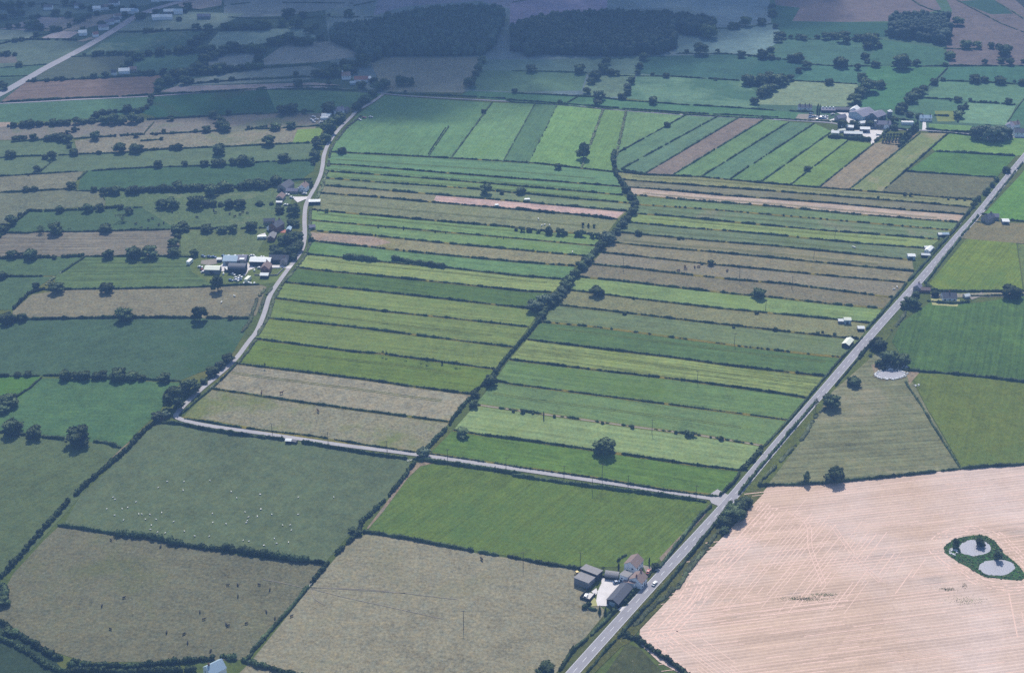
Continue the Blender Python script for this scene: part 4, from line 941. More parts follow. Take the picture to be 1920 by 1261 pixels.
hedge(zz('N', [(0,1180),(100,1203),(230,1240),(400,1270)]), 'm', 'bushy hedge at the bottom edge of the brown pasture')
# ---- the lower lane and the main road
hedges('I', 'along the lane near its sharp corner', [('t', [(1325,632),(1500,657),(1700,692),(1920,722)]), ('h', [(1160,662),(1300,674),(1500,714),(1700,745),(1920,775)])])
hedges('J', 'along the middle of the lower lane', [('t', [(0,712),(400,757),(900,842),(1150,877)]), ('h', [(0,759),(210,786)]), ('h', [(330,804),(500,834),(700,869),(900,899),(1090,924)]), ('h', [(1130,922),(1400,957),(1700,1003),(1920,1040)]), ('t', [(1250,885),(1650,945)]), ('t', [(1710,952),(1920,987)])])
hedges('K', 'along the lower lane near the main road', [('t', [(0,977),(250,1012),(600,1062)]), ('s', [(600,1062),(860,1107),(1100,1147),(1400,1187),(1490,1192)]), ('h', [(0,1042),(500,1112),(900,1162),(1300,1217),(1400,1232)]), ('h', [(1490,1192),(1600,1092),(1640,1022)])])
hedges('I', 'on the right of the lane above its corner', [('v', [(1850,62),(1790,140),(1715,235)]), ('s', [(1705,240),(1620,330),(1510,432),(1400,520),(1305,600)])])
hedges(None, 'on the left side of the main road', [
 ('h', [(1048,1258),(1072,1222),(1103,1195)]), ('h', [(1108,1192),(1133,1165),(1156,1142)]), ('h', [(1236,1066),(1258,1036),(1286,1000),(1314,966),(1334,948)]),
 ('m', [(1391,880),(1408,864),(1428,840)]), ('s', [(1425,842),(1437,832),(1484,783),(1531,726)]), ('s', [(1531,726),(1579,670),(1618,632)]), ('h', [(1624,618),(1660,579),(1701,529)]), ('h', [(1703,527),(1740,487),(1777,444)]), ('h', [(1780,442),(1802,416),(1828,383)])])
hedges(None, 'on the right side of the main road', [
 ('s', [(1100,1262),(1142,1211),(1155,1200)]), ('h', [(1158,1196),(1196,1152),(1248,1098),(1307,1024),(1345,976),(1372,940)]), ('h', [(1384,928),(1426,876),(1480,812),(1527,756)]), ('s', [(1566,724),(1588,698),(1610,672)]),
 ('m', [(1610,672),(1622,656),(1640,640)]), ('h', [(1734,532),(1770,484),(1813,431),(1834,405)]), ('s', [(1846,394),(1876,356),(1918,305)])])
hedges(None, 'on the verge beside the stubble field', [('v', [(1372,962),(1350,992),(1322,1028),(1300,1052),(1275,1094),(1248,1118),(1220,1140),(1196,1166),(1168,1196)]), ('v', [(1330,1020),(1302,1056),(1268,1104)]), ('B', [(1170,1190),(1196,1200),(1228,1222),(1262,1246),(1290,1268)]), ('v', [(1422,908),(1460,868),(1506,820),(1530,780),(1547,764)])])
hedges('L', 'around the hay field with the white-rimmed pond', [('h', [(0,1117),(250,1110),(500,1097),(960,1052),(1480,992),(1700,978),(1920,962),(2200,930)]), ('s', [(1060,365),(1180,542),(1300,742),(1460,988)]), ('h', [(1030,280),(1300,302),(1600,330),(1920,370),(2200,400)])])
hedges('H', 'around the roadside cottages on the right', [('h', [(1190,893),(1330,907),(1500,907),(1750,907),(1920,905)]), ('h', [(1220,975),(1300,990),(1400,996),(1530,986)]), ('s', [(1500,942),(1760,938),(1920,935)]), ('v', [(1070,1055),(1020,1132),(960,1192)]), ('s', [(1610,352),(1660,358)]), ('s', [(1570,408),(1640,415)]), ('s', [(1820,396),(1920,404)])])
hedges(None, 'around the white farmhouse garden', [('h', n9([(390,1090),(460,1110),(540,1120)])), ('m', n9([(310,1080),(370,1050),(420,1010)])), ('h', n9([(680,1235),(760,1170),(860,1090)])), ('m', n9([(1000,1000),(1080,890),(1170,770)])), ('s', n9([(870,290),(940,230),(1040,185)])), ('t', n9([(1390,560),(1430,500),(1480,430)]))])
hedges(None, 'around the far farm at upper right', [('T', n87([(640,680),(800,690),(1000,705),(1160,720),(1320,735)])), ('B', n87([(1400,750),(1480,690),(1560,600),(1640,540)])), ('h', n87([(0,245),(150,255),(400,268)])), ('h', n87([(1790,380),(1920,405),(2050,408)])), ('h', n87([(1690,520),(1800,540),(1920,560)])), ('s', n87([(1500,780),(1700,800),(1850,815)])), ('v', n87([(940,190),(1060,130)])), ('v', [(1690,212),(1720,216),(1732,224)])])
hedge([(1686,276),(1700,262),(1719,243)], 'T', 'tall row of shrubs right of the orchard at the far farm')
# ---------------------------------------------------------------- trees (crop pixels: x, base y, crown width [, height, kind])
tree_row('A', 'on the hedge above the pinkish ploughed field', [(250,585,38),(340,585,32),(410,578,32),(450,578,38),(525,572,20),(600,568,28),(640,566,28),(680,560,48),(760,555,52),(1010,540,42),(1050,540,44),(1090,540,50),(1180,535,50)])
tree_row('A', 'in the belt climbing from the pinkish field', [(1145,665,60),(1155,625,75),(1210,605,95),(1260,575,95),(1310,548,85),(1400,530,85),(1430,520,90),(1480,470,95),(1540,425,75),(1590,400,60),(1860,440,55)], order='top')
tree_row('A', 'on the hedges right of the pinkish field', [(1330,605,70),(1375,600,50),(1560,590,40),(1670,580,40),(1460,530,80),(1520,527,80),(1590,522,90),(1660,512,50),(1730,507,60),(1790,502,60),(1860,497,70)])
tree_row('A', 'in the row beside the far straight road', [(610,402,25),(690,402,48),(735,397,42),(790,397,44),(830,395,42),(870,395,38),(910,392,40),(950,425,75),(1000,425,85),(930,470,65),(890,500,50),(1070,400,60),(1160,396,75),(1215,388,40),(1300,385,75),(1340,385,60),(1390,380,50),(1455,376,58),(1520,376,75)])
tree_row('A', 'in the slanting belt above the far row', [(1390,340,85),(1430,310,65),(1470,280,65),(1500,240,60)], order='top')
tree_row('A', 'in the row left of the shaded woods', [(1620,380,85),(1680,378,95),(1740,376,75),(1820,376,85),(1890,376,65)])
tree_row('A', 'on the hedge right of the far white buildings', [(1050,235,48),(1090,230,45),(1130,229,32),(1165,226,28),(1213,223,25),(1415,216,58),(1500,216,62),(1630,216,75),(1665,216,60),(1750,216,60),(1800,216,50),(1860,216,65),(1905,216,50)])
tree_row('A', 'among the hazy fields left of the far road', [(65,205,48),(130,200,42),(200,190,52),(240,210,85),(290,216,62),(380,221,52),(430,221,42),(240,150,52),(275,130,42),(405,116,58),(495,126,52),(560,166,52),(600,150,52),(640,130,42),(500,196,32),(30,140,62),(90,112,62),(150,110,62),(735,200,62),(600,225,42),(260,262,42),(110,300,42),(160,292,42)])
tree_row('A', 'in the haze at the top left edge', [(20,62,60),(80,58,62),(150,52,62),(230,44,48),(320,50,40),(470,42,52),(530,42,42),(700,110,45),(800,70,42),(880,75,50),(960,70,45),(1000,140,60),(1030,130,50),(1120,100,45),(1330,90,50),(1350,65,60),(1290,150,40),(860,130,45),(900,120,40),(660,75,45),(590,60,45)])
tree_row('A', 'by the hedges at the far left edge', [(20,400,42),(58,400,42),(110,400,36),(140,478,52),(30,645,62),(12,605,32)])
tree_row('A', 'on the short hedge below the pinkish field', [(1090,705,42),(1080,735,32),(430,716,20)])
tree_row('A', 'in the tangled belt below the back lane', [(700,842,62),(740,832,62),(790,817,42),(830,812,38),(920,806,58),(985,812,52),(1020,802,42),(1060,782,36)])
tree_row('A', 'in the long row left of the winding belt', [(100,915,42),(170,912,62),(220,912,62),(285,906,48),(385,902,62),(435,900,52),(490,897,52),(555,892,62),(600,890,52),(665,882,52),(760,887,85),(820,887,85),(880,887,62),(960,882,85),(1010,872,52),(1230,866,48)])
tree_row('A', 'in the clump between tan fields', [(1540,842,72),(1580,882,72),(1600,932,82),(1622,942,72),(1648,826,42)], order='top')
tree_row('A', 'standing along the tan field hedges', [(535,946,42),(490,962,38),(690,1004,68),(980,986,42),(1180,956,32),(1485,948,62),(1125,971,26),(1410,951,32),(1790,921,22),(1165,1006,26),(565,935,20)])
tree_row('A', 'in the curved row below the tan field', [(110,1011,48),(142,1009,42),(175,1006,46),(243,1006,52),(345,1012,52),(395,1007,62),(450,1012,75),(495,1022,62),(500,1062,42),(535,1117,62)])
tree_row('A', 'in the green pastures below the tan fields', [(80,1132,72),(325,1142,42),(380,1142,62),(868,1097,82),(715,1107,36),(980,1097,85),(1012,1086,52),(1285,1076,62),(1240,1076,40),(1140,1202,56),(1330,1192,52),(1475,1192,62),(1550,1192,62),(1580,1112,82),(1592,1192,72),(1685,1182,62),(1750,1182,85),(1800,1182,62),(270,1231,52)])
tree_row('B', 'on the shaded hedge left of the big wood', [(240,132,90),(340,127,58),(525,117,26),(670,122,72),(950,117,45)])
tree_row('B', 'in the shaded hollow left of the big wood', [(50,207,105),(290,202,90),(190,190,62),(430,202,52),(380,242,62),(460,292,55)])
tree_row('B', 'in the dark clump left of the big wood', [(20,440,62),(5,382,72),(110,322,62),(170,322,92),(240,312,105),(310,322,92),(375,322,82)])
tree_row('B', 'in the grove behind the brown-roofed farm', [(430,552,62),(480,552,72),(540,552,82),(600,542,82),(660,532,82),(710,532,62),(770,474,112),(560,502,72),(640,482,72),(700,482,62)])
tree_row('B', 'around the shaded brown-roofed farm', [(290,546,42),(300,622,72),(525,602,32),(870,652,92),(930,632,82),(850,602,62),(760,632,62),(1045,612,72),(1105,612,62),(1075,667,22)])
tree_row('B', 'in the row below the gap between woods', [(1630,452,62),(1600,512,62),(1580,542,52),(1545,622,92)], order='top')
tree_row('B', 'around the white tunnels beside the lane', [(190,822,82),(260,812,92),(350,817,42),(530,812,105),(725,792,75),(790,732,72),(840,692,62),(760,752,55)])
tree_row('B', 'in the pasture just left of the lane', [(140,932,78),(250,922,68),(95,1044,88),(200,1158,82)])
tree_row('B', 'in the belt along the left of the lane', [(610,862,70),(590,882,82),(540,922,85),(520,962,100),(505,1022,72),(440,1062,82),(435,1012,42),(425,1142,82),(412,1184,34)], leaf='leaf', order='top')
tree_row('B', 'on the square green block beside the lane', [(620,1102,62),(1640,812,36)])
tree_row('C', 'along the hedges under the two woods', [(135,517,78),(485,527,72),(715,542,52),(755,542,46),(650,522,82),(600,572,82),(570,602,62),(680,462,62),(540,672,56),(20,667,42)])
tree_row('C', 'on the far hedge in the shaded middle', [(950,432,62),(920,492,52),(905,532,42),(1012,542,32),(1110,557,42),(1465,577,26)])
tree_row('C', 'near the back lane above the strips', [(860,602,62),(830,682,55),(790,712,62),(1015,747,62),(345,742,36)])
tree_row('C', 'near the back lane, among darker trees', [(830,642,62),(625,717,82),(615,757,62)], leaf='leaf_pale')
tree_row('C', 'in the hazy fields right of the second wood', [(1255,382,36),(1355,392,95),(1480,377,32),(1650,412,62),(1800,416,72),(1865,372,46),(1580,207,62),(1620,207,50),(1680,187,78),(1795,172,58),(1870,112,62),(1870,62,52),(1900,302,42),(1410,272,115)])
tree_row('C', 'in the dark clump left of the far farm', [(1690,607,82),(1740,607,72),(1800,612,92),(1850,572,72),(1900,602,62),(1860,652,62),(1810,682,82),(1745,747,62)])
tree_row('C', 'inside the fan and the square block', [(1115,912,42),(515,1142,82,140,'oak'),(330,1217,52),(810,1077,22)])
tree_row('D', 'on the far hedges left of the small wood', [(30,182,52),(100,122,52),(130,202,42),(140,262,52),(175,277,62),(150,302,52),(95,372,52),(240,277,32),(295,282,48),(335,287,48),(430,277,42),(490,282,58),(550,277,58),(620,302,98),(715,292,62),(758,292,62),(850,277,52),(935,252,42)])
tree_row('D', 'in the clump below the far hedge', [(810,332,115),(865,342,62),(790,352,62),(775,422,58),(790,452,42)])
tree_row('D', 'along the long far hedge at upper right', [(850,482,62),(600,483,92),(720,502,52),(240,442,62),(290,442,82),(350,492,62),(300,522,52),(235,577,58),(40,422,62),(100,427,42),(1030,492,125),(1145,472,52),(1350,477,34),(1385,427,68)])
tree_row('D', 'in the belt left of the far farm', [(20,612,82),(80,592,82),(150,612,92),(195,602,62),(110,652,72),(60,682,92),(30,702,62)])
tree_row('D', 'above the far farm in the slanting row', [(750,572,72),(760,617,72),(770,652,62),(805,662,105),(740,692,82),(700,742,95)], order='top')
tree_row('D', 'standing free in the far green fields', [(515,607,68),(880,632,68)])
tree_row('D', 'on the mauve ploughed land at upper right', [(1500,347,72),(1580,347,62),(1680,347,48),(1735,347,42),(1775,402,95),(1815,467,65),(1755,452,52),(1635,462,42),(1910,452,34),(1440,182,75),(1330,322,55)])
tree_row('D', 'on the right-hand far hedges', [(1270,607,58),(1565,592,75),(1632,592,52),(1745,602,78),(1850,592,22),(1900,612,52),(1335,582,32)])
tree_row('D', 'in the row right of the far farm', [(1190,667,62),(1150,692,75),(1110,732,85),(1080,742,65),(1040,792,85),(1020,812,65)], order='top')
tree_row('D', 'in the small paddocks at far right', [(1440,732,52),(1390,727,18),(1530,727,28),(1805,747,48),(1500,782,42),(1462,802,52),(1445,847,72)])
tree_row('D', 'in the big pale clump beside the caravans', [(1590,1000,112,112,'oak'),(1680,1010,132,130,'oak'),(1755,1002,115,112,'oak'),(1800,990,70,80,'oak')], leaf='leaf_pale')
tree_row('D', 'among the far farm buildings', [(610,922,72),(690,912,62),(720,922,52),(810,912,62),(980,882,62),(985,932,52),(1095,840,50),(1160,850,40)])
tree_row('D', 'standing as a pair beside the scrapyard', [(430,822,18,80,'column'),(446,822,14,74,'column')])
tree_row('D', 'alone in the bright narrow field below the far farm', [(358,1227,52)])
tree_row('E', 'scattered on the upper left pastures', [(190,187,52),(250,182,48),(515,162,62),(205,72,18),(680,187,42)])
tree_row('E', 'in the long tree belt at middle left', [(755,207,62),(790,202,62),(830,207,75),(940,202,68),(975,200,75),(1035,187,52),(1090,187,52),(1130,187,52),(1180,184,62),(1230,184,52),(1285,177,85),(1330,182,62),(1390,177,62),(1440,177,62),(1490,177,52),(1530,212,92),(1580,187,62),(1615,177,85),(1660,177,52),(1740,167,62),(1790,162,85),(1850,162,62),(1890,162,75)])
tree_row('E', 'along the broken hedge below the long belt', [(430,337,58),(635,332,68),(725,322,58),(870,312,42),(928,347,62),(145,362,36),(85,422,75),(25,482,55)])
tree_row('E', 'in the pasture below the long belt', [(880,402,80,0,'sparse'),(1170,307,85),(1235,302,95),(1415,302,105),(1490,292,62),(1540,292,52),(1650,302,75),(1732,302,75),(1590,292,42)])
tree_row('E', 'on the hedge above the farmyard pasture', [(1275,482,75),(1320,452,62),(1345,472,52),(1490,477,88),(1605,482,68),(1682,477,68),(1815,467,85)])
tree_row('E', 'in the short column left of the farmyard pasture', [(1280,522,42),(1255,582,75),(1255,647,85)], order='top')
tree_row('E', 'on the hedge above the striped tan field', [(315,487,72,0,'sparse'),(400,492,100),(500,472,32,0,'sparse'),(765,477,78)])
tree_row('E', 'on the dark hedge at the left edge', [(90,662,75),(150,657,52),(225,672,95),(395,672,32)])
tree_row('E', 'on the hedge above the mown field', [(785,667,75),(965,667,100),(1085,662,105),(1400,652,65)])
tree_row('E', 'on the hedge below the mown field', [(15,812,65),(260,882,48),(410,912,100),(775,912,88),(1570,902,85,135,'oak')])
tree_row('E', 'on the hedge above the dark teal field', [(30,1112,62),(60,1132,105),(165,1117,62),(895,1112,105),(1032,1092,26),(1440,1117,105,125,'oak'),(1660,1107,38)])
tree_row('F', 'in the garden grove beside the lane bend', [(130,622,72),(190,562,72),(250,562,92),(300,542,82),(260,642,92),(300,612,82),(210,652,72),(150,662,92),(310,582,62),(270,680,60)])
tree_row('F', 'around the two upper farmhouses', [(385,152,55),(270,352,92),(170,342,62),(250,432,62),(290,437,55),(30,287,42),(112,282,34),(160,310,40)])
tree_row('F', 'in the clump behind the slate barn', [(20,157,75),(70,152,62),(150,137,75),(110,147,52)])
tree_row('F', 'on the hedges of the upper western strips', [(1655,202,78),(1770,207,32),(1905,202,65)])
tree_row('F', 'at a western strip beside the lane', [(510,337,30,0,'bush'),(445,330,14,0,'bush'),(395,545,40,0,'bush')])
tree_row('F', 'on the thin hedge of the western strips', [(880,448,14,24,'column'),(1063,462,12,26,'column'),(1290,484,12,18,'column'),(1365,490,10,18,'column'),(935,450,10,16,'column'),(1735,524,8,20,'column'),(1782,528,8,20,'column')])
tree_row('G', 'on the fence below the pink strip', [(510,442,20,32,'bush'),(550,446,18,32,'bush'),(590,448,22,28,'bush')])
tree_row('G', 'in the row above a bright green strip', [(30,470,30,0,'bush'),(75,475,42,0,'bush'),(125,478,45,0,'bush'),(190,485,40,0,'bush'),(265,492,75,0,'bush'),(345,498,75,0,'bush'),(385,500,40,0,'bush'),(470,508,55,0,'bush'),(505,510,55,0,'bush'),(580,518,55,0,'bush'),(620,520,45,0,'bush')])
tree_row('G', 'in the eastern strips', [(610,937,95),(1775,952,90)])
tree_row('G', 'on the hedges of the eastern strips', [(910,502,52),(1430,717,48),(1365,712,22),(1200,532,26),(1230,532,22),(810,1072,32),(875,962,22),(1760,1067,32),(1595,1170,22),(1895,1190,30)])
tree_row('G', 'in the winding hedgerow', [(165,1045,115),(230,1005,105),(690,548,100)], leaf='leaf_pale')
tree_row('G', 'along the spine of the winding hedgerow', [(785,120,42),(815,190,48),(850,240,50),(885,290,55),(870,350,58),(830,400,60),(755,490,62),(640,600,75),(560,685,70),(500,745,78),(455,800,72),(415,850,68),(385,890,85),(330,960,75),(285,1015,62),(225,1095,50),(195,1120,48)], order='top')
tree_row('G', 'standing pale in the spine of the winding hedgerow', [(800,440,60),(530,710,70),(300,985,80),(355,930,80)], leaf='leaf_pale', order='top')
tree_row('H', 'in the cluster beside the roadside cottage', [(1140,942,52),(1100,1017,95),(1055,1022,62),(1150,1022,58),(1225,885,45),(1275,940,55)])
tree_row('H', 'overhanging the farm track at the right edge', [(1825,948,125)])
tree_row('H', 'beside the main road at upper right', [(1560,272,52),(1592,252,42),(1640,212,45),(1660,190,40),(1690,152,50),(1722,112,45),(1790,52,65),(1550,300,40)], kind='bush', order='top')
tree_row('H', 'on the top hedge of the eastern strips', [(1060,217,30),(1105,222,30),(1375,247,24),(1435,247,24),(1490,252,24),(870,235,24)], kind='bush')
tree_row('I', 'on the hedge below the dark teal field', [(130,327,48),(205,322,58),(470,347,80),(545,342,55),(612,347,85),(700,342,62),(745,337,65),(860,347,115),(955,347,85),(1025,352,55),(1190,362,85)])
tree_row('I', 'in the corner of the bright green field', [(60,545,130),(20,585,85),(110,472,34)])
tree_row('I', 'on the hedge below the bright green field', [(90,738,130),(255,764,108),(575,808,160)])
tree_row('I', 'beside the lane above its sharp corner', [(1370,445,145),(1265,545,145,165,'oak'),(1220,505,80),(1640,225,85),(1470,375,52),(1530,318,85)])
tree_row('I', 'at the sharp lane corner', [(1135,642,78),(1195,622,62),(1585,268,78)], leaf='leaf_pale')
tree_row('J', 'along the lower hedgerow of the strips', [(1690,387,85),(1570,548,62),(1490,754,88),(1575,472,62),(1725,302,42)])
tree_row('J', 'over the lane where the hedgerow crosses', [(1205,905,92)], leaf='leaf_pale')
tree_row('J', 'on the fifteenth western strip hedge', [(915,185,20,46,'sparse'),(940,190,24,46,'sparse'),(1080,207,24,36,'sparse'),(1190,227,22,36,'sparse'),(1237,237,28,44,'sparse'),(1340,242,18,32,'tall'),(1440,262,30,48,'sparse'),(1468,262,14,34,'sparse')])
tree_row('J', 'on the sixteenth western strip hedge', [(70,272,20,46,'sparse'),(783,372,16,42,'sparse')])
tree_row('K', 'alone in the pale green lower eastern strip', [(670,882,148)])
tree_row('K', 'on the dry bank of the eastern strips', [(10,582,30,0,'bush'),(75,590,42,0,'bush'),(150,598,22,0,'bush'),(228,632,12,55,'column'),(305,622,26,0,'bush'),(650,668,30,0,'bush'),(865,700,36,0,'bush'),(1180,738,30,0,'bush'),(1265,758,55,0,'bush'),(1305,760,55,0,'bush'),(1505,786,40,0,'bush'),(1430,770,22,0,'bush')])
tree_row('K', 'on the roadside below the eastern strips', [(1840,800,20,0,'bush'),(1790,880,35,0,'bush'),(1735,935,45,0,'bush'),(1680,990,40,0,'bush')])
tree_row('L', 'in the grove behind the white-rimmed pond', [(870,132,115),(945,240,122),(1045,245,98),(880,252,62),(905,282,34)])
tree_row('L', 'beside the main road and hay field', [(690,390,88),(525,550,118)])
tree_row('L', 'leaning half bare beside the main road', [(418,580,42,95,'sparse')])
tree_row('L', 'on the stubble field hedge', [(350,1100,52,95,'tall'),(560,1088,118,125,'oak')])
tree_row('L', 'on the hedge beside the main road', [(435,25,30,0,'bush'),(555,30,30,0,'bush'),(470,15,24,0,'bush'),(815,185,30,0,'bush')])
tree_row('O', 'beside the stubble field corner', [(1680,25,95),(1640,65,105),(1600,125,150),(1525,175,95),(1530,225,62)], order='top')
tree_row('O', 'by the white farmhouse garden', [(1030,482,56)])
tree_row('O', 'in a clump at the bottom edge', [(250,1240,125),(210,1262,90)])
tree_row('O', 'in the row at the farmyard entrance', [(630,802,30,58,'conifer'),(672,814,32,58,'conifer'),(715,800,28,44,'conifer'),(742,778,26,48,'conifer')])
tree_row('O', 'in the white farmhouse garden', [(767,492,17,56,'column'),(987,452,15,54,'column')])
tree_row('N', 'where the hedges meet beside the vivid green field', [(695,218,58),(742,240,50)])
tree_row('M', 'in the overgrown corner at lower left', [(30,740,80),(20,690,70),(60,950,75),(110,960,60)])
tree_row('Q', 'beside the twin ponds', [(1425,332,48,80,'oak'),(1600,322,62,64,'oak'),(1730,418,54,92,'oak')])
# orchard: four short rows of young trees
k = 0
for r_ in range(3):
    for c_ in range(6):
        k += 1
        x, y = n87([(1530 + c_*52 + r_*14, 760 - r_*52)])[0]
        tree(x, y, 4.6, 7.0, 'oak', 'leaf_pale', f'young orchard tree at the far farm, tree {ordinal(c_+1)} from left in {["front","middle","back"][r_]} row', 'young orchard trees', name='fruit_tree', split=False)
# conifer row right of the orchard
for i in range(8):
    t = i/7
    tree(1690+29*t, 268-27*t, 10, 17, 'conifer', 'leaf', f'{ordinal(i+1)} pointed conifer from the left in the screen right of the orchard', 'conifers right of the orchard', split=False)

# ---------------------------------------------------------------- woods (far off, read as one mass)
def inside(p, poly):
    x, y = p; c = False; n = len(poly)
    for i in range(n):
        (x1, y1), (x2, y2) = poly[i], poly[(i+1) % n]
        if (y1 > y) != (y2 > y) and x < (x2-x1)*(y-y1)/(y2-y1)+x1: c = not c
    return c
def wood(px, label, hgt, space, seed):
    g = [P(*p) for p in px]; poly = [(p.x, p.y) for p in g]; r = np.random.default_rng(seed)
    xs, ys = [p[0] for p in poly], [p[1] for p in poly]; out = []
    dense = [(a[0]+(b_[0]-a[0])*t/8, a[1]+(b_[1]-a[1])*t/8) for a, b_ in zip(poly, poly[1:]+poly[:1]) for t in range(8)]
    x = min(xs); row = 0
    while x < max(xs):
        y = min(ys) + (row % 2)*space/2
        while y < max(ys):
            q = (x+r.uniform(-.3, .3)*space, y+r.uniform(-.3, .3)*space)
            if inside(q, poly):
                e_ = min(math.hypot(q[0]-p_[0], q[1]-p_[1]) for p_ in dense); edge_ = e_ < 9
                if edge_ and r.random() < 0.25: y += space; continue
                s = r.uniform(0.8, 1.15)*(1.35 if edge_ else 1); rx = space*0.62*s; h = hgt*(r.uniform(0.55, 1.0) if edge_ else r.uniform(0.84, 1.12)); v, t = BLOB[r.integers(6)]
                out.append((v*np.array([rx, rx, h*0.32])+(q[0], q[1], h*0.68), t))
                out.append((v*np.array([rx*0.8, rx*0.8, h*0.36])+(q[0], q[1], h*0.34), t))
                d = r.normal(size=(16, 3)); d /= np.linalg.norm(d, axis=1, keepdims=True); d[:, 2] = np.abs(d[:, 2])
                out.append(cards(d*np.array([rx, rx, h*0.34])*1.05+(q[0], q[1], h*0.68), 0.55, r))
            y += space
        x += space*0.87; row += 1
    V, T = join(out); o = link('woodland', mesh_np('woodland', V, T, M['wood'])); tag(o, label, 'woodland', kind='stuff')
    field(px, (46, 72, 96), shade=True, name='woodland_floor')
wood([(668,98),(620,78),(628,62),(700,55),(750,42),(800,30),(905,26),(948,30),(938,60),(925,90),(905,104),(800,106),(720,106),(700,118),(672,112)], 'large dark conifer wood in cloud shadow left of the gap', 15, 4.3, 5)
wood([(958,78),(960,62),(1000,48),(1060,40),(1130,36),(1200,38),(1250,40),(1340,50),(1335,64),(1300,68),(1262,60),(1268,92),(1240,102),(1150,106),(1060,104),(1020,102),(990,108),(975,96),(955,96)], 'large dark wood in cloud shadow right of the gap', 15, 4.3, 6)
wood([(1668,70),(1668,42),(1700,38),(1775,40),(1780,60),(1778,80),(1760,84),(1735,78),(1700,74)], 'small square dark wood beside the mauve ploughed fields', 14, 4.3, 8)
# ---------------------------------------------------------------- buildings
def gable(px, L, W, eave, rise, rot, wall, roof, label, name='barn', cat='barn', front=True, windows=(), doors=(), chimneys=(), style='gable', group=None, open_front=None, vents=0, scale=1.0):
    """px: photo pixel of the front base (front=True) or of the base centre; L along the ridge, W across; rot = ridge direction in degrees"""
    L, W, eave, rise = L*scale, W*scale, eave*scale, rise*scale
    c = P(*px); a = math.radians(rot)
    if front: c.y += (abs(L*math.sin(a)) + abs(W*math.cos(a)))/2
    root = empty(name, c, a); tag(root, label, cat, group)
    w, l = W/2, L/2; b = MB(); r = MB(); t = 0.14; ov = 0.3
    if style == 'gable':
        prof = [(-w, 0), (w, 0), (w, eave), (0, eave+rise), (-w, eave)]
        s = rise/w
        top_ = [(-w-ov, eave-ov*s), (0, eave+rise), (w+ov, eave-ov*s), (w+ov, eave-ov*s+t), (0, eave+rise+t*1.2), (-w-ov, eave-ov*s+t)]
    elif style == 'mono':
        prof = [(-w, 0), (w, 0), (w, eave+rise), (-w, eave)]
        top_ = [(-w-ov, eave-0.02), (w+ov, eave+rise+0.02), (w+ov, eave+rise+t), (-w-ov, eave+t)]
    else:  # curved sheet roof
        n = 8; arc = [(-w*math.cos(math.pi*i/n), eave+rise*math.sin(math.pi*i/n)) for i in range(n+1)]
        prof = [(-w, 0), (w, 0)] + arc[::-1]
        top_ = [(x*1.03, z+0.01) for x, z in arc] + [(x*1.03, z+0.15) for x, z in arc[::-1]]
    rm = Matrix.Rotation(-math.pi/2, 3, 'Z')     # run along local x
    def run(mb, pf, y0, y1):
        q = MB(); q.prism(pf, y0, y1); mb.add([rm @ Vector(v) for v in q.v], q.f)
    run(b, prof, -l, l); run(r, top_, -l-0.25, l+0.25)
    b.build('wall', M[wall], root); ro = r.build('roof', M[roof], root)
    # local frame: x along the ridge, -y is the side turned to the camera when rot is near 0
    for (x, z, ww, hh, side) in windows:
        q = MB(); x, z, ww, hh = x*scale, z*scale, ww*scale, hh*scale
        if side == 'f': q.box((x, -w-0.01, z), (ww, 0.06, hh))
        elif side == 'k': q.box((x, w+0.01, z), (ww, 0.06, hh))
        elif side == 'e': q.box((l+0.01, x, z), (0.06, ww, hh))
        else: q.box((-l-0.01, x, z), (0.06, ww, hh))
        q.build('window', M['glass'], root)
    for (x, ww, hh, side, mt) in doors:
        q = MB(); x, ww, hh = x*scale, ww*scale, hh*scale
        if side == 'f': q.box((x, -w-0.02, hh/2), (ww, 0.08, hh))
        elif side == 'e': q.box((l+0.02, x, hh/2), (0.08, ww, hh))
        else: q.box((-l-0.02, x, hh/2), (0.08, ww, hh))
        q.build('door', M[mt], root)
    for (x, mt) in chimneys:
        q = MB(); z0 = eave+rise; q.box((x*scale, 0, z0+0.35), (0.9, 0.6, 1.7)); q.tube((x*scale-0.2, 0, z0+1.2), (x*scale-0.2, 0, z0+1.6), 0.13); q.tube((x*scale+0.2, 0, z0+1.2), (x*scale+0.2, 0, z0+1.6), 0.13)
        q.build('chimney', M[mt], ro)
    for i in range(vents):
        x = -l + (i+0.5)*L/vents; q = MB(); q.box((x, 0, eave+rise+0.45), (1.5, 1.5, 1.1), 0, 0.8); q.build('roof_vent', M['white_tin'], ro)
    return root
def NP(x, y): return n9([(x, y)])[0]
RD = 58
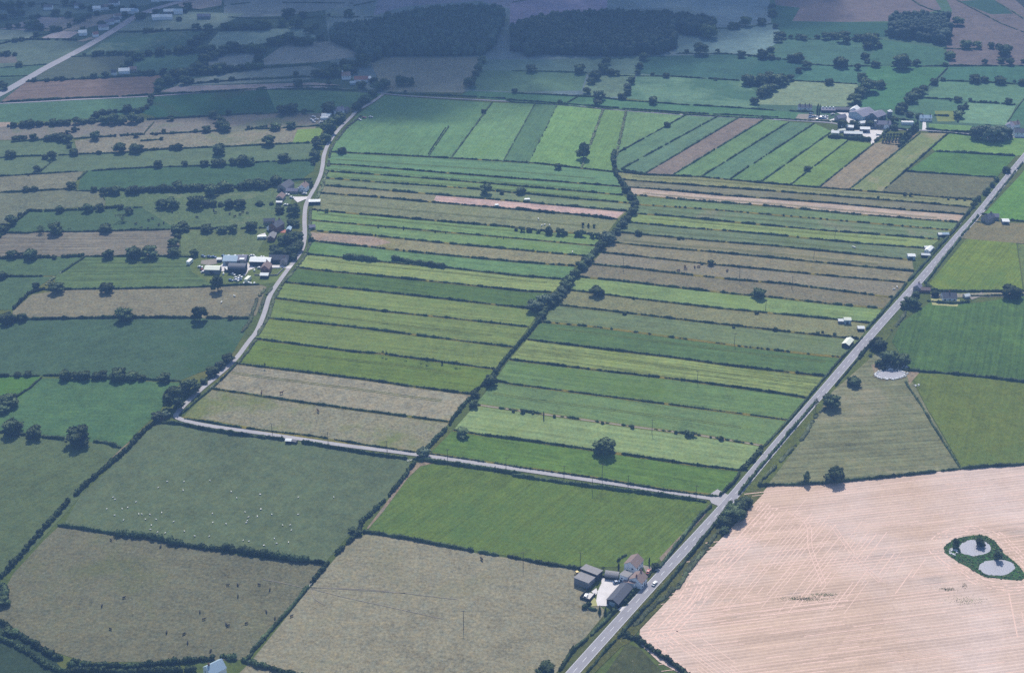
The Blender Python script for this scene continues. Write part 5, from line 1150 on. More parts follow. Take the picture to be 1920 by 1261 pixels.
# white farmhouse by the main road
gable(NP(1150,425), 8.4, 7.2, 5.4, 2.5, RD, 'white_wall', 'tile', 'tall white rendered house with brown gabled roof, rearmost of the roadside farm', 'house', 'house', False,
      windows=[(-2.4,3.9,1.1,1.1,'f'),(0.2,3.9,1.1,1.1,'f'),(2.6,3.9,1.1,1.1,'f'),(-2.0,1.4,1.2,1.2,'f'),(1.8,1.4,1.2,1.2,'f'),(-1.4,3.8,1.0,1.1,'w'),(1.6,1.4,1.1,1.1,'w')], doors=[(0.2,1.0,2.1,'f','dark_wall')])
gable(NP(1230,395), 3.4, 3.0, 2.6, 1.6, RD, 'white_wall', 'slate', 'little slate-roofed porch against the tall white farmhouse', 'porch', 'porch', False, windows=[(0,1.5,1.2,1.0,'f')])
gable(NP(1228,668), 6.8, 7.2, 4.2, 2.4, RD, 'white_wall', 'tile', 'white cottage with brown gabled roof and road-facing wall at the farm', 'house', 'house', False,
      windows=[(-2.3,3.4,1.0,1.1,'f'),(0.3,3.4,1.0,1.1,'f'),(2.7,3.4,1.0,1.1,'f'),(-2.3,1.2,1.2,1.1,'f'),(2.4,1.2,1.2,1.1,'f'),(2.2,3.4,1.0,1.0,'w')], doors=[(0.3,1.0,2.1,'f','dark_wall')], chimneys=[(-2.4,'brick'),(2.6,'brick')])
gable(NP(1095,690), 4.0, 6.5, 2.4, 1.5, RD, 'white_wall', 'tile', 'low white lean-to at the yard end of the cottage', 'outhouse', 'outhouse', False, style='mono', windows=[(0.5,1.3,1.2,0.9,'w')])
gable(NP(1018,605), 4.6, 5.4, 3.7, 1.2, RD-90, 'white_wall', 'grey_tin', 'white block with grey sloping roof between house and yard', 'house', 'house', False, style='mono', windows=[(-1.0,2.7,0.9,0.9,'f'),(-1.2,1.1,1.0,0.9,'f')], doors=[(1.2,1.0,2.0,'f','blue_tin')])
gable(NP(912,905), 15.5, 6.8, 2.9, 1.7, RD, 'dark_wall', 'slate', 'long dark-roofed barn with blue gable between yard and main road', 'barn', 'barn', False, doors=[(0.0,3.4,2.6,'w','blue_tin')], windows=[(-4,1.6,1.2,0.9,'f'),(0,1.6,1.2,0.9,'f'),(4,1.6,1.2,0.9,'f')])
gable(NP(325,650), 8.6, 7.6, 3.2, 1.2, RD-90, 'grey_wall', 'grey_tin', 'square grey open barn at the pasture corner of the roadside farm', 'barn', 'barn', False, style='mono', doors=[(0,5.0,2.6,'f','grey_tin')])
gable(NP(440,520), 10.0, 6.0, 3.2, 1.2, RD-90, 'dark_wall', 'grey_tin', 'grey-roofed barn behind the square open barn', 'barn', 'barn', False, style='mono', doors=[(2,4.0,2.8,'f','dark_wall')])
gable(NP(785,560), 7.0, 4.8, 2.0, 1.5, RD-90+20, 'dark_wall', 'grey_tin', 'small grey shed with a rounded roof above the yard', 'shed', 'shed', False, style='curve', doors=[(0,2.4,2.0,'f','dark_wall')])
def wall_run(pts, h, t, mat, label, name='wall', cat='wall', group=None):
    b = MB()
    for i in range(len(pts)-1):
        a, c = P(*pts[i]), P(*pts[i+1]); m = (a+c)/2; d = c-a
        b.box((m.x, m.y, h/2), (d.length+t*0.9, t, h - 0.003*i), math.atan2(d.y, d.x))
    o = b.build(name, M[mat]); return tag(o, label, cat, group)
wall_run(n9([(400,758),(250,915),(410,965),(500,860)]), 1.6, 0.3, 'dark_wall', 'dark low wall round the white silage pad at the roadside farm')
wall_run(n9([(1340,540),(1372,600),(1372,640)]), 1.0, 0.3, 'white_wall', 'low white garden wall between the cottage and main road')
wall_run(n9([(610,555),(690,560)]), 1.4, 0.25, 'dark_wall', 'dark yard fence left of the rounded shed', 'fence', 'fence')
# farmyard left of the winding lane
def N8(x, y): return n8([(x, y)])[0]
gable(N8(1185,315), 16, 8, 3.8, 1.4, -3, 'dark_wall', 'white_tin', 'long barn with brilliant white roof in the lane-side farmyard', doors=[(-3,3.2,3,'f','dark_wall')])
gable(N8(735,300), 11, 10, 3.6, 2.0, -3, 'blue_tin', 'blue_tin', 'big pale blue shed in the lane-side farmyard', doors=[(-2,3.2,3.0,'f','grey_tin')])
gable(N8(900,295), 8, 10, 3.8, 2.0, -3, 'grey_wall', 'violet_tin', 'violet-grey shed joined to the pale blue shed', doors=[(0,3.0,3.0,'f','dark_wall')])
gable(N8(835,430), 13, 8, 4.0, 2.2, -3, 'dark_wall', 'slate', 'dark rounded barn in front of the pale blue shed', style='curve', doors=[(1,3.4,3.2,'f','dark_wall')])
gable(N8(915,300), 3.2, 3.6, 4.4, 0.8, 0, 'metal', 'metal', 'shiny metal grain bin between two sheds of the lane-side farm', 'grain_bin', 'grain bin', style='curve')
gable(N8(465,435), 11.5, 7, 3.8, 1.2, -3, 'grey_wall', 'cream_tin', 'barn with pale cream roof at the left of the lane-side farmyard', doors=[(0,3.0,2.8,'f','dark_wall')])
gable(N8(570,250), 3.6, 3.6, 2.2, 0.7, 0, 'dark_wall', 'white_tin', 'small white-roofed store beside the pale blue shed', 'shed', 'shed')
gable(N8(690,400), 4, 3.6, 2.2, 0.8, 40, 'grey_wall', 'white_tin', 'small white-roofed lean-to at the foot of the dark rounded barn', 'shed', 'shed')
gable(N8(1265,432), 8.5, 6.6, 4.4, 2.8, 84, 'brick', 'tile', 'brick farmhouse with steep brown gables in the lane-side farmyard', 'house', 'house', windows=[(-1.5,3.4,0.9,1.0,'w'),(1.5,3.4,0.9,1.0,'w'),(-1.5,1.3,1.0,1.0,'w'),(0,3.4,0.9,1.0,'f'),(2,1.3,0.9,1.0,'f')], chimneys=[(3.0,'brick')])
gable(N8(1245,498), 6.2, 4.4, 2.6, 0.9, -3, 'dark_wall', 'white_tin', 'small open shed with white roof below the brick farmhouse', 'shed', 'shed', doors=[(0,3,2.0,'f','dark_wall')])
gable(N8(1465,275), 15, 6.5, 3.4, 2.4, -2, 'dark_wall', 'slate', 'long slate-roofed range at the lane end of the farmyard', windows=[(-4,1.8,1,1,'f'),(0,1.8,1,1,'f'),(4,1.8,1,1,'f')])
gable(N8(1535,310), 5, 5, 3.0, 2.0, 80, 'stone', 'slate', 'small stone house beside the farm gate on the lane', 'house', 'house', windows=[(0,1.8,0.9,0.9,'w')], chimneys=[(1.4,'brick')])
wall_run(n8([(1335,345),(1485,345)]), 1.0, 0.4, 'chalk', 'low white wall in front of the slate-roofed range')
wall_run(n8([(1100,450),(1300,455),(1440,450),(1540,350)]), 1.1, 0.3, 'stone', 'grey garden wall below the brick farmhouse')
# upper farms on the lane
def N84(x, y): return n84([(x, y)])[0]
gable(N84(535,262), 13, 9, 3.8, 2.8, 65, 'stone', 'slate', 'large slate-roofed barn at the upper lane farm', doors=[(0,3,3,'w','dark_wall')])
gable(N84(465,400), 8, 6, 2.8, 2.2, 80, 'stone', 'tile', 'brown-roofed barn below the large slate barn', doors=[(0,2.4,2.4,'w','dark_wall')])
gable(N84(450,450), 5, 3, 2.0, 0.6, -3, 'dark_wall', 'white_tin', 'white-roofed lean-to below the brown-roofed barn', 'shed', 'shed')
gable(N84(650,280), 10, 4.6, 2.4, 1.6, -3, 'stone', 'violet_tin', 'low outbuilding range between slate barn and cottage', 'outhouse', 'outhouse', windows=[(-2.5,1.3,1,0.9,'f'),(2,1.3,1,0.9,'f')])
gable(N84(830,262), 8, 6.5, 4.4, 2.4, 75, 'white_wall', 'tile', 'pink-roofed cottage at the upper lane farm', 'house', 'house', windows=[(-1.5,3.3,.9,.9,'w'),(1.5,3.3,.9,.9,'w'),(0,1.3,1,1,'w')], chimneys=[(2.6,'brick')])
gable(N84(1005,455), 9.5, 5, 2.8, 0.9, 3, 'dark_wall', 'white_tin', 'shed with white roof standing right of the lane', 'shed', 'shed', doors=[(-1,2.8,2.2,'f','dark_wall')])
gable(N84(395,895), 10, 8, 4.6, 3.0, 60, 'brick', 'slate', 'slate-roofed farmhouse in the grove by the lane bend', 'house', 'house', windows=[(-2,3.4,.9,1,'w'),(2,3.4,.9,1,'w'),(0,1.3,1,1,'w'),(2,3.4,.9,1,'f')], chimneys=[(-3.6,'brick'),(3.8,'brick')])
gable(N84(305,868), 5, 4, 2.6, 1.4, 60, 'white_wall', 'blue_tin', 'pale wing joined to the slate farmhouse in the grove', 'outhouse', 'outhouse')
gable(N84(325,1030), 9, 5.5, 2.8, 1.8, 85, 'brick', 'grey_tin', 'grey-roofed outbuilding with a white strip below the slate farmhouse', 'outhouse', 'outhouse')
gable(N84(357,1015), 8, 1.6, 2.6, 0.5, 85, 'white_wall', 'white_tin', 'narrow white-roofed lean-to beside the grey-roofed outbuilding', 'shed', 'shed', style='mono')
gable(N84(600,888), 5.5, 3.4, 2.2, 1.0, 85, 'grey_wall', 'blue_tin', 'small garden shed in the grove, by the orange patio', 'shed', 'shed')
gable(N84(965,855), 4.6, 4, 2.4, 1.3, 20, 'stone', 'violet_tin', 'little stone hut right of the lane opposite the orange patio', 'shed', 'shed', doors=[(0,1,1.9,'f','dark_wall')])
gable(N84(290,760), 9.0, 4.5, 2.4, 1.6, 8, 'stone', 'slate', 'low dark range behind the slate farmhouse in the grove', 'outhouse', 'outhouse')
# shaded farm with white tunnels
for i, (x, y, l) in enumerate([(612,219,9),(610.5,222,8),(608,225.5,7)]):
    gable((x,y), l, 3.6, 1.4, 1.2, 4, 'white_wall', 'white_tin', f'{["rearmost","middle","nearest"][i]} long white tunnel by the lane below the woods', 'polytunnel', 'polytunnel', style='curve', group='white tunnels by the lane')
gable((634,216), 10, 7, 4.0, 2.6, 20, 'white_wall', 'violet_tin', 'grey-roofed house beside the white tunnels', 'house', 'house', windows=[(-2.5,2.8,.9,1,'f'),(2,2.8,.9,1,'f')], chimneys=[(3.5,'brick')])
gable((615,213), 9, 6, 3.4, 2.2, 10, 'brick', 'tile', 'brown-roofed house behind the white tunnels', 'house', 'house', chimneys=[(-3,'white_wall')])
gable((648,213), 7, 5, 2.8, 1.8, 70, 'stone', 'slate', 'small slate barn near the lane by the white tunnels', 'barn', 'barn')
gable((648.5,150), 9, 8, 4.4, 2.8, 4, 'white_wall', 'tile', 'shaded house with brown roof below the dark grove', 'house', 'house', chimneys=[(-3.5,'white_wall')], windows=[(-2.5,3,.9,1,'f'),(0,3,.9,1,'f'),(2.5,3,.9,1,'f')])
gable((677,155), 14, 7, 3.2, 2.4, 3, 'white_wall', 'red_tile', 'long red-roofed range in cloud shade under the wood', 'barn', 'barn')
gable((661,160), 5.5, 4.5, 2.4, 1.2, 5, 'blue_tin', 'blue_tin', 'pale blue shed in front of the red-roofed range', 'shed', 'shed')
gable((674,159), 4, 3, 2.0, 0.9, 5, 'white_wall', 'white_tin', 'small white shed beside the pale blue shed under the wood', 'shed', 'shed')
gable((691,153), 4.5, 4, 3.0, 1.4, 60, 'white_wall', 'white_tin', 'white end building of the red-roofed range', 'outhouse', 'outhouse')
# far farm at upper right
def N87(x, y): return n87([(x, y)])[0]
gable(N87(260,250), 13, 6, 3.6, 2.0, -4, 'white_wall', 'slate', 'white cottage with slate roof left of the far farm', 'house', 'house', windows=[(-4,2.4,.9,.9,'f'),(0,2.4,.9,.9,'f'),(3.5,2.4,.9,.9,'f')], chimneys=[(-5,'brick'),(0,'brick'),(4,'brick')])
gable(N87(640,275), 13.5, 7, 2.4, 1.5, -3, 'dark_wall', 'violet_tin', 'low grey poultry house with four white roof vents', 'poultry_house', 'poultry house', vents=4)
gable(N87(890,268), 15, 6, 2.6, 1.4, -3, 'dark_wall', 'slate', 'long low dark shed beside the vented poultry house', 'shed', 'shed')
gable(N87(1090,320), 9, 8, 4.4, 2.6, 60, 'white_wall', 'white_tin', 'white gabled barn at the top of the far farm yard', doors=[(0,3.4,3.4,'w','dark_wall')])
gable(N87(1235,420), 20, 17, 4.6, 3.0, 40, 'blue_tin', 'violet_tin', 'largest violet-grey shed of the far farm', 'shed', 'shed', doors=[(-4,4,4,'f','grey_wall'),(4,4,4,'f','grey_wall')])
gable(N87(1460,420), 14, 12, 4.2, 2.6, 40, 'grey_wall', 'violet_tin', 'second violet-grey shed, right of the largest one', 'shed', 'shed', doors=[(0,4,3.6,'f','dark_wall')])
gable(N87(850,425), 10, 6, 3.4, 2.2, 25, 'stone', 'violet_tin', 'stone building left of the far farm yard', 'barn', 'barn', windows=[(-2,1.8,.9,.9,'f'),(2,1.8,.9,.9,'f')])
gable(N87(960,565), 11, 5.5, 3.0, 1.2, -12, 'grey_wall', 'white_tin', 'white-roofed shed in front of the far farm trees', 'shed', 'shed')
gable(N87(1240,605), 9, 6, 3.6, 1.2, -4, 'grey_wall', 'white_tin', 'white-roofed grey shed in the middle of the far yard', 'shed', 'shed', doors=[(0,3,2.8,'f','dark_wall')])
gable(N87(1200,490), 6, 5, 2.6, 1.0, 20, 'white_wall', 'white_tin', 'small white store above the middle yard shed', 'shed', 'shed')
gable(N87(1050,665), 17, 5.5, 2.6, 1.4, -5, 'dark_wall', 'white_tin', 'long low shed with pale roof at the front of the far yard', 'shed', 'shed', doors=[(-4,2.4,2.2,'f','grey_wall'),(2,2.4,2.2,'f','grey_wall')])
gable(N87(755,650), 7, 5, 2.6, 1.2, -10, 'white_wall', 'white_tin', 'white shed at the left front corner of the far yard', 'shed', 'shed')
gable(N87(860,605), 7, 3.5, 2.2, 0.8, 20, 'white_wall', 'cream_tin', 'small cream shed beside the left corner white shed', 'shed', 'shed')
gable(N87(1530,535), 15, 7, 4.0, 2.4, -4, 'stone', 'violet_tin', 'grey farmhouse right of the far yard', 'house', 'house', windows=[(-5,2.6,.9,1,'f'),(-1,2.6,.9,1,'f'),(3,2.6,.9,1,'f')], chimneys=[(-5,'brick'),(5,'brick')])
gable(N87(1600,555), 6, 5, 3.6, 2.0, 75, 'white_wall', 'slate', 'white gabled wing at the end of the grey farmhouse', 'house', 'house')
def silo(px, r, h, label):
    root = empty('silo', P(*px)); tag(root, label, 'silo')
    MB().tube((0,0,0), (0,0,h), r, r, 16).build('tank', M['grey_wall'], root)
    MB().tube((0,0,h+0.01), (0,0,h+r*0.5), r*1.04, r*0.35, 16).build('cap', M['white_tin'], root)
silo(N87(1635,345), 2.4, 6.0, 'round grey silo with white cap right of the violet sheds')
silo(N87(1395,520), 1.2, 7.0, 'slim grey silo with white cap beside the grey farmhouse')
def N5(x, y): return (1680+x/8, 180+y/8)
gable(N5(172,438), 11, 4, 1.8, 1.3, -3, 'white_wall', 'white_tin', 'long white glasshouse between hedges right of the far farm', 'greenhouse', 'greenhouse', style='curve')
gable(N5(450,385), 11, 6, 3.4, 2.0, -4, 'white_wall', 'blue_tin', 'blue-roofed bungalow right of the far farm', 'house', 'house', windows=[(-3.5,2,1,1,'f'),(0,2,1,1,'f'),(3.5,2,1,1,'f')], chimneys=[(-3,'brick'),(4,'brick')])
gable(N5(1720,530), 8, 7, 4.2, 2.6, 60, 'white_wall', 'violet_tin', 'white gabled house behind the pale clump at far right', 'house', 'house', windows=[(-1.5,3,.9,1,'w'),(1.5,3,.9,1,'w')], chimneys=[(2.5,'brick')])
gable(N5(1790,480), 8, 6, 3.2, 2.2, 10, 'white_wall', 'tile', 'pink-roofed house behind the white gabled house', 'house', 'house', chimneys=[(2.5,'brick')])
gable(N5(1870,620), 11, 8, 4.4, 2.6, -4, 'white_wall', 'slate', 'slate-roofed house at the right edge by the clump', 'house', 'house', windows=[(-3,3,.9,1,'f'),(1,3,.9,1,'f')])
# cottages and sheds along the main road
gable((1781,566), 10.2, 8.0, 2.9, 2.6, -3, 'white_wall', 'slate', 'slate-roofed bungalow with pink-white walls by the farm track', 'house', 'house', windows=[(-3.4,1.5,1.4,1.1,'f'),(0,1.5,1.4,1.1,'f'),(3.4,1.5,1.4,1.1,'f'),(0,1.5,1.2,1,'w')], doors=[(1.6,0.9,2.0,'f','white_wall')], chimneys=[(0,'brick')])
gable((1813,560), 4.2, 3.4, 1.8, 1.2, 20, 'metal', 'white_tin', 'small glass greenhouse beside the slate-roofed bungalow', 'greenhouse', 'greenhouse')
gable((1722,548), 5.5, 5.0, 3.2, 2.0, 60, 'stone', 'violet_tin', 'small stone lodge at the main road bend', 'house', 'house', windows=[(0,1.6,.9,1,'w')], chimneys=[(1.8,'brick')])
gable((1734,549), 8, 4, 2.2, 1.3, -5, 'brick', 'tile', 'low brick outhouse between stone lodge and bungalow', 'outhouse', 'outhouse')
gable((1855,420), 9, 7, 4.0, 2.6, 40, 'stone', 'slate', 'dark slate house beside the main road at right', 'house', 'house', windows=[(-2,2.8,.9,1,'f'),(2,2.8,.9,1,'f')], chimneys=[(-3,'brick'),(3,'brick')])
gable((1866,413), 6, 5, 3.0, 1.8, -5, 'grey_wall', 'violet_tin', 'grey-roofed wing behind the dark slate house', 'outhouse', 'outhouse')
gable((1886,421), 5.5, 5.5, 2.6, 0.9, -5, 'grey_wall', 'white_tin', 'white-roofed garage right of the dark slate house', 'garage', 'garage', doors=[(0,2.6,2.1,'f','dark_wall')])
gable((1765,444), 5, 3.4, 2.1, 0.8, 0, 'grey_wall', 'white_tin', 'white-roofed shelter at the end of a strip, topmost by the road', 'shed', 'shed')
gable((1773,444.5), 5, 3.8, 2.3, 0.9, 0, 'dark_wall', 'blue_tin', 'pale blue shelter touching the topmost white one', 'shed', 'shed')
gable((1741,469), 6, 3, 2.1, 0.6, -3, 'dark_wall', 'white_tin', 'thin white shelter against a strip hedge by the road', 'shed', 'shed')
gable((1744,476), 8.5, 4, 2.4, 1.0, 55, 'white_wall', 'white_tin', 'white shed lying along the roadside hedge', 'shed', 'shed')
gable((1736,483), 6.5, 3, 2.0, 0.8, -8, 'dark_wall', 'white_tin', 'low white shelter below the roadside white shed', 'shed', 'shed')
gable((1709,487), 5.6, 4.4, 3.0, 0.8, -3, 'blue_tin', 'white_tin', 'boxy pale blue shed standing on a grey-green strip', 'shed', 'shed', doors=[(0,2.2,2.0,'f','dark_wall')])
gable((1577.5,607), 4.2, 3.2, 2.2, 0.7, -3, 'grey_wall', 'white_tin', 'small white shelter left of the tall blue hut on a strip', 'shed', 'shed')
gable((1589,608), 4.8, 4.0, 3.4, 0.8, -3, 'blue_tin', 'cream_tin', 'tall pale hut on a lower eastern strip', 'shed', 'shed', doors=[(0,1.6,2.2,'f','dark_wall')])
gable((1614.5,621), 4.6, 3.6, 2.2, 0.8, -3, 'dark_wall', 'white_tin', 'white-topped hut against the roadside hedge', 'shed', 'shed')
gable((1592,653.5), 9.5, 5, 2.6, 1.2, 58, 'dark_wall', 'cream_tin', 'cream-roofed shed beside the main road above the pond', 'shed', 'shed', doors=[(0,2.4,2.2,'w','dark_wall')])
gable((541,831.5), 3.6, 2.4, 2.0, 0.5, -5, 'dark_wall', 'white_tin', 'tiny white-roofed trough shelter beside the lower lane', 'shed', 'shed')
gable((552,832), 3.0, 2.2, 1.6, 0.5, -20, 'dark_wall', 'grey_tin', 'tiny dark hut beside the white-roofed trough shelter', 'shed', 'shed')
# bottom edge house
gable((404,1264), 8.5, 7.5, 4.6, 3.0, 40, 'white_wall', 'blue_tin', 'pale pink-white house half hidden at the bottom edge', 'house', 'house', False, chimneys=[(-2.8,'brick')], windows=[(0,3.2,1,1,'f'),(1.6,3.2,1,1,'w')])
# far left hamlet
for (x, y, l, w_, rot, wall, roof, lb) in [
    (232,140,11,7,8,'white_wall','white_tin','white farmhouse behind the pinkish ploughed field'), (213,142.5,5,4,8,'white_wall','slate','small white outhouse left of the white farmhouse'), (248,137,8,6,10,'stone','tile','brown-roofed house among trees right of the white farmhouse'),
    (154,68,9,7,15,'white_wall','white_tin','white shed in the yard left of the far road'), (178,71,6,5,30,'white_wall','red_tile','red-roofed house in the yard left of the far road'),
    (193,57.5,11,6,10,'white_wall','violet_tin','pale house beside the far road, lowest of the row'), (204,48,9,6,30,'white_wall','violet_tin','pale house beside the far road, second of the row'), (215,44.5,9,6,30,'white_wall','slate','pale house beside the far road, third of the row'), (219,37,8,6,30,'white_wall','tile','pale house beside the far road, topmost of the row'),
    (239,26.5,16,7,0,'white_wall','white_tin','long white building left of the far road bend'), (252,27,8,6,0,'white_wall','blue_tin','pale blue building beside the long white one'),
    (291,39,9,8,20,'white_wall','white_tin','bright white gabled barn right of the far road'), (308,37.5,18,5,0,'white_wall','white_tin','very long white shed right of the far road'), (318,27.5,14,5,5,'grey_wall','white_tin','pale shed above the very long white shed'), (334,27.5,10,6,5,'white_wall','blue_tin','pale building at the end of the upper pale shed'),
    (317,3,30,12,3,'white_wall','white_tin','huge white warehouse at the top edge'), (291,4,10,7,3,'white_wall','white_tin','small white building left of the huge warehouse'), (295,1,10,7,3,'white_wall','white_tin','pale building behind the huge warehouse'),
    (89,19.5,10,7,8,'white_wall','slate','pale house in the hazy hamlet, leftmost'), (145,16.5,9,7,15,'white_wall','slate','pale house in the hazy hamlet, second from left'), (181,22,9,6,5,'white_wall','white_tin','white house in the hazy hamlet, third from left'), (187,20.5,8,6,15,'white_wall','slate','slate house in the hazy hamlet, fourth from left'), (200,19,10,7,0,'white_wall','tile','brown-roofed house in the hazy hamlet, fifth from left'), (213,11,12,7,0,'white_wall','slate','slate house in the hazy hamlet, rightmost'), (382,36.5,15,5,0,'grey_wall','violet_tin','long grey shed far right of the white barn')]:
    gable((x,y), l, w_, 3.6, 2.2, rot, wall, roof, lb, 'house' if ('house' in lb) else 'barn', 'house' if ('house' in lb) else 'barn')

# ---------------------------------------------------------------- vehicles
def car_parts(paint_mat):
    body = MB(); prof = [(-2.05,0.35),(2.05,0.35),(2.1,0.72),(1.9,0.86),(0.95,0.95),(-1.75,0.98),(-2.1,0.86)]
    vs = [(x, -0.82, z) for x, z in prof]+[(x, 0.82, z) for x, z in prof]; n = len(prof)
    body.add(vs, [(i, (i+1) % n, n+(i+1) % n, n+i) for i in range(n)]+[tuple(range(n))[::-1], tuple(range(n, 2*n))])
    body.box((-0.45, 0, 1.40), (1.5, 1.30, 0.05))
    cab = MB(); pf = [(-1.75,0.985),(0.95,0.955),(0.35,1.375),(-1.25,1.375)]; n = 4
    cab.add([(x, -0.74 if z < 1.2 else -0.62, z) for x, z in pf]+[(x, 0.74 if z < 1.2 else 0.62, z) for x, z in pf], [(0,1,5,4),(1,2,6,5),(2,3,7,6),(3,0,4,7),(3,2,1,0),(4,5,6,7)])
    wheel = MB(); wheel.tube((0,-0.1,0), (0,0.1,0), 0.32, 0.32, 14); lamp = MB(); lamp.box((0,0,0), (0.06, 0.32, 0.14))
    return body.mesh('body', M[paint_mat]), cab.mesh('window', M['glass']), wheel.mesh('wheel', M['rubber']), lamp.mesh('headlight', M['metal'])
CARM = {k: car_parts(k) for k in ('car_white', 'car_blue', 'car_red')}
def car(px, rot, paint_mat, label, group=None, s=1.0):
    root = empty('car', P(px[0], px[1], 0.30), math.radians(rot)); root.scale = (s, s, s); tag(root, label, 'car', group)
    b, c, w, l = CARM[paint_mat]; link('body', b, root); link('window', c, root)
    for x in (-1.3, 1.3):
        for y in (-0.76, 0.76): link('wheel', w, root, (x, y, 0.32))
    for y in (-0.55, 0.55): link('headlight', l, root, (2.09, y, 0.66))
car(NP(1505,672), RD, 'car_white', 'white car driving on the main road past the white farmhouse')
car(NP(868,648), 20, 'car_blue', 'blue car parked at the house end of the white farmyard')
car(NP(345,885), 70, 'car_white', 'white pickup standing on the walled silage pad')
car(NP(1400,470), 70, 'car_red', 'red car parked on the drive behind the white cottage')
g8 = [(285,330,'car_white'),(318,375,'car_red'),(335,405,'car_white'),(640,165,'car_blue'),(720,168,'car_white'),(820,165,'car_white'),(935,166,'car_white'),(1060,160,'car_white'),(780,440,'car_white'),(830,495,'car_white'),(885,475,'car_white'),(745,530,'car_blue'),(830,530,'car_white'),(1115,190,'car_white'),(1210,185,'car_white'),(330,170,'car_blue'),(420,175,'car_blue'),(490,180,'car_blue'),(1180,345,'car_white'),(870,520,'car_blue')]
for i, (x, y, m_) in enumerate(sorted(g8)):
    car(N8(x, y), random.uniform(-40, 40), m_, f'{ordinal(i+1)} parked {m_[4:]} vehicle from the left in the lane-side farmyard', 'vehicles in the lane-side farmyard')
g87 = [(355,295,'car_blue'),(350,335,'car_blue'),(330,360,'car_blue'),(385,350,'car_blue'),(435,345,'car_white'),(465,375,'car_white'),(530,340,'car_white'),(560,345,'car_white'),(600,375,'car_white'),(600,340,'car_white'),(710,305,'car_white'),(500,375,'car_blue'),(545,378,'car_blue'),(720,580,'car_white'),(1450,640,'car_white'),(1360,520,'car_white')]
for i, (x, y, m_) in enumerate(sorted(g87)):
    car(N87(x, y), random.uniform(-60, 60), m_, f'{ordinal(i+1)} parked {m_[4:]} vehicle from the left at the far farm', 'vehicles at the far farm')
for i, (x, y, m_) in enumerate([(270,955,'car_white'),(235,1012,'car_white'),(320,1005,'car_white'),(272,1045,'car_white'),(400,1055,'car_white'),(1100,1008,'car_white'),(1180,975,'car_red'),(1300,965,'car_white')]):
    car((560+x/9.6, 120+y/9.6), random.uniform(-60, 60), m_, f'{ordinal(i+1)} parked {m_[4:]} vehicle listed from the left by the white tunnels', 'vehicles by the white tunnels')
car((1755,465-0), 55, 'car_red', 'small red car parked by the roadside shelters') if False else None
for i, (x, y, rt, m_) in enumerate([(572,266,20,'car_white'),(575,300,0,'car_white'),(650,345,-20,'car_white'),(628,215,0,'car_white'),(768,210,20,'car_white'),(555,460,10,'car_white'),(850,285,0,'car_white')]):
    car(N84(x, y), rt, m_, f'white vehicle at the upper lane farms, {ordinal(i+1)} on a walk from slate barn outward', 'vehicles at the upper lane farms')
def caravan(px, rot, L, W, Hh, label, mat='white_tin', group=None, name='caravan'):
    root = empty(name, P(px[0], px[1], 0.0), math.radians(rot)); tag(root, label, name, group)
    b = MB(); pf = [(-L/2,0.5),(L/2-0.4,0.5),(L/2,0.9),(L/2-0.1,Hh-0.4),(L/2-0.5,Hh),(-L/2+0.4,Hh),(-L/2,Hh-0.3)]; n = len(pf)
    b.add([(x,-W/2,z) for x, z in pf]+[(x,W/2,z) for x, z in pf], [(i,(i+1) % n,n+(i+1) % n,n+i) for i in range(n)]+[tuple(range(n))[::-1],tuple(range(n,2*n))])
    b.build('body', M[mat], root)
    for x in (-L*0.25, L*0.2): MB().box((x,-W/2-0.01,Hh*0.62),(L*0.2,0.05,0.6)).build('window', M['glass'], root)
    for y in (-W/2+0.05, W/2-0.05): MB().tube((0,y-0.1,0.33),(0,y+0.1,0.33),0.33,0.33,12).build('wheel', M['rubber'], root)
    MB().tube((L/2,0,0.55),(L/2+1.1,0,0.5),0.05).build('tow_bar', M['metal'], root)
caravan(N8(130,270), 75, 6.5, 2.6, 3.0, 'white box trailer standing alone left of the farmyard', name='trailer')
caravan(N8(1000,535), 70, 7.0, 2.6, 3.2, 'cream box trailer in the paddock below the farmyard', 'cream_tin', name='trailer')
caravan(N84(180,985), 5, 7.5, 2.4, 2.4, 'white caravan in the yard left of the grove')
for i, (x, y) in enumerate([(1350,630),(1400,655),(1500,605),(1500,650),(1550,655),(1650,645),(1700,608)]):
    caravan(N5(x, y), random.uniform(-30, 30), 5.5, 2.3, 2.4, f'{ordinal(i+1)} white caravan from the left under the pale clump', group='caravans under the pale clump')
caravan((1747,468), 30, 4, 2, 2, 'small white trailer between the roadside shelters', name='trailer')
caravan((988.5,377), 5, 5.0, 2.4, 2.2, 'white caravan standing in the grey-green strip above the pink strip')
caravan((931.5,387), 10, 3.6, 2.2, 1.9, 'small pale trailer at the edge of the pink strip', name='trailer')
# round white feed bins in the paddock below the farmyard
for i, (x, y) in enumerate([(940,580),(1012,572),(1045,582),(1095,580),(632,438),(1097,385)]):
    b = MB(); b.tube((0,-0.7,0.75),(0,0.7,0.75),0.75,0.75,14); o = b.build('bale', M['white_tin'], None, P(*N8(x, y)))
    tag(o, f'{ordinal(i+1)} white wrapped bale of those lying around the farmyard trailer', 'bale', 'wrapped bales by the farmyard')
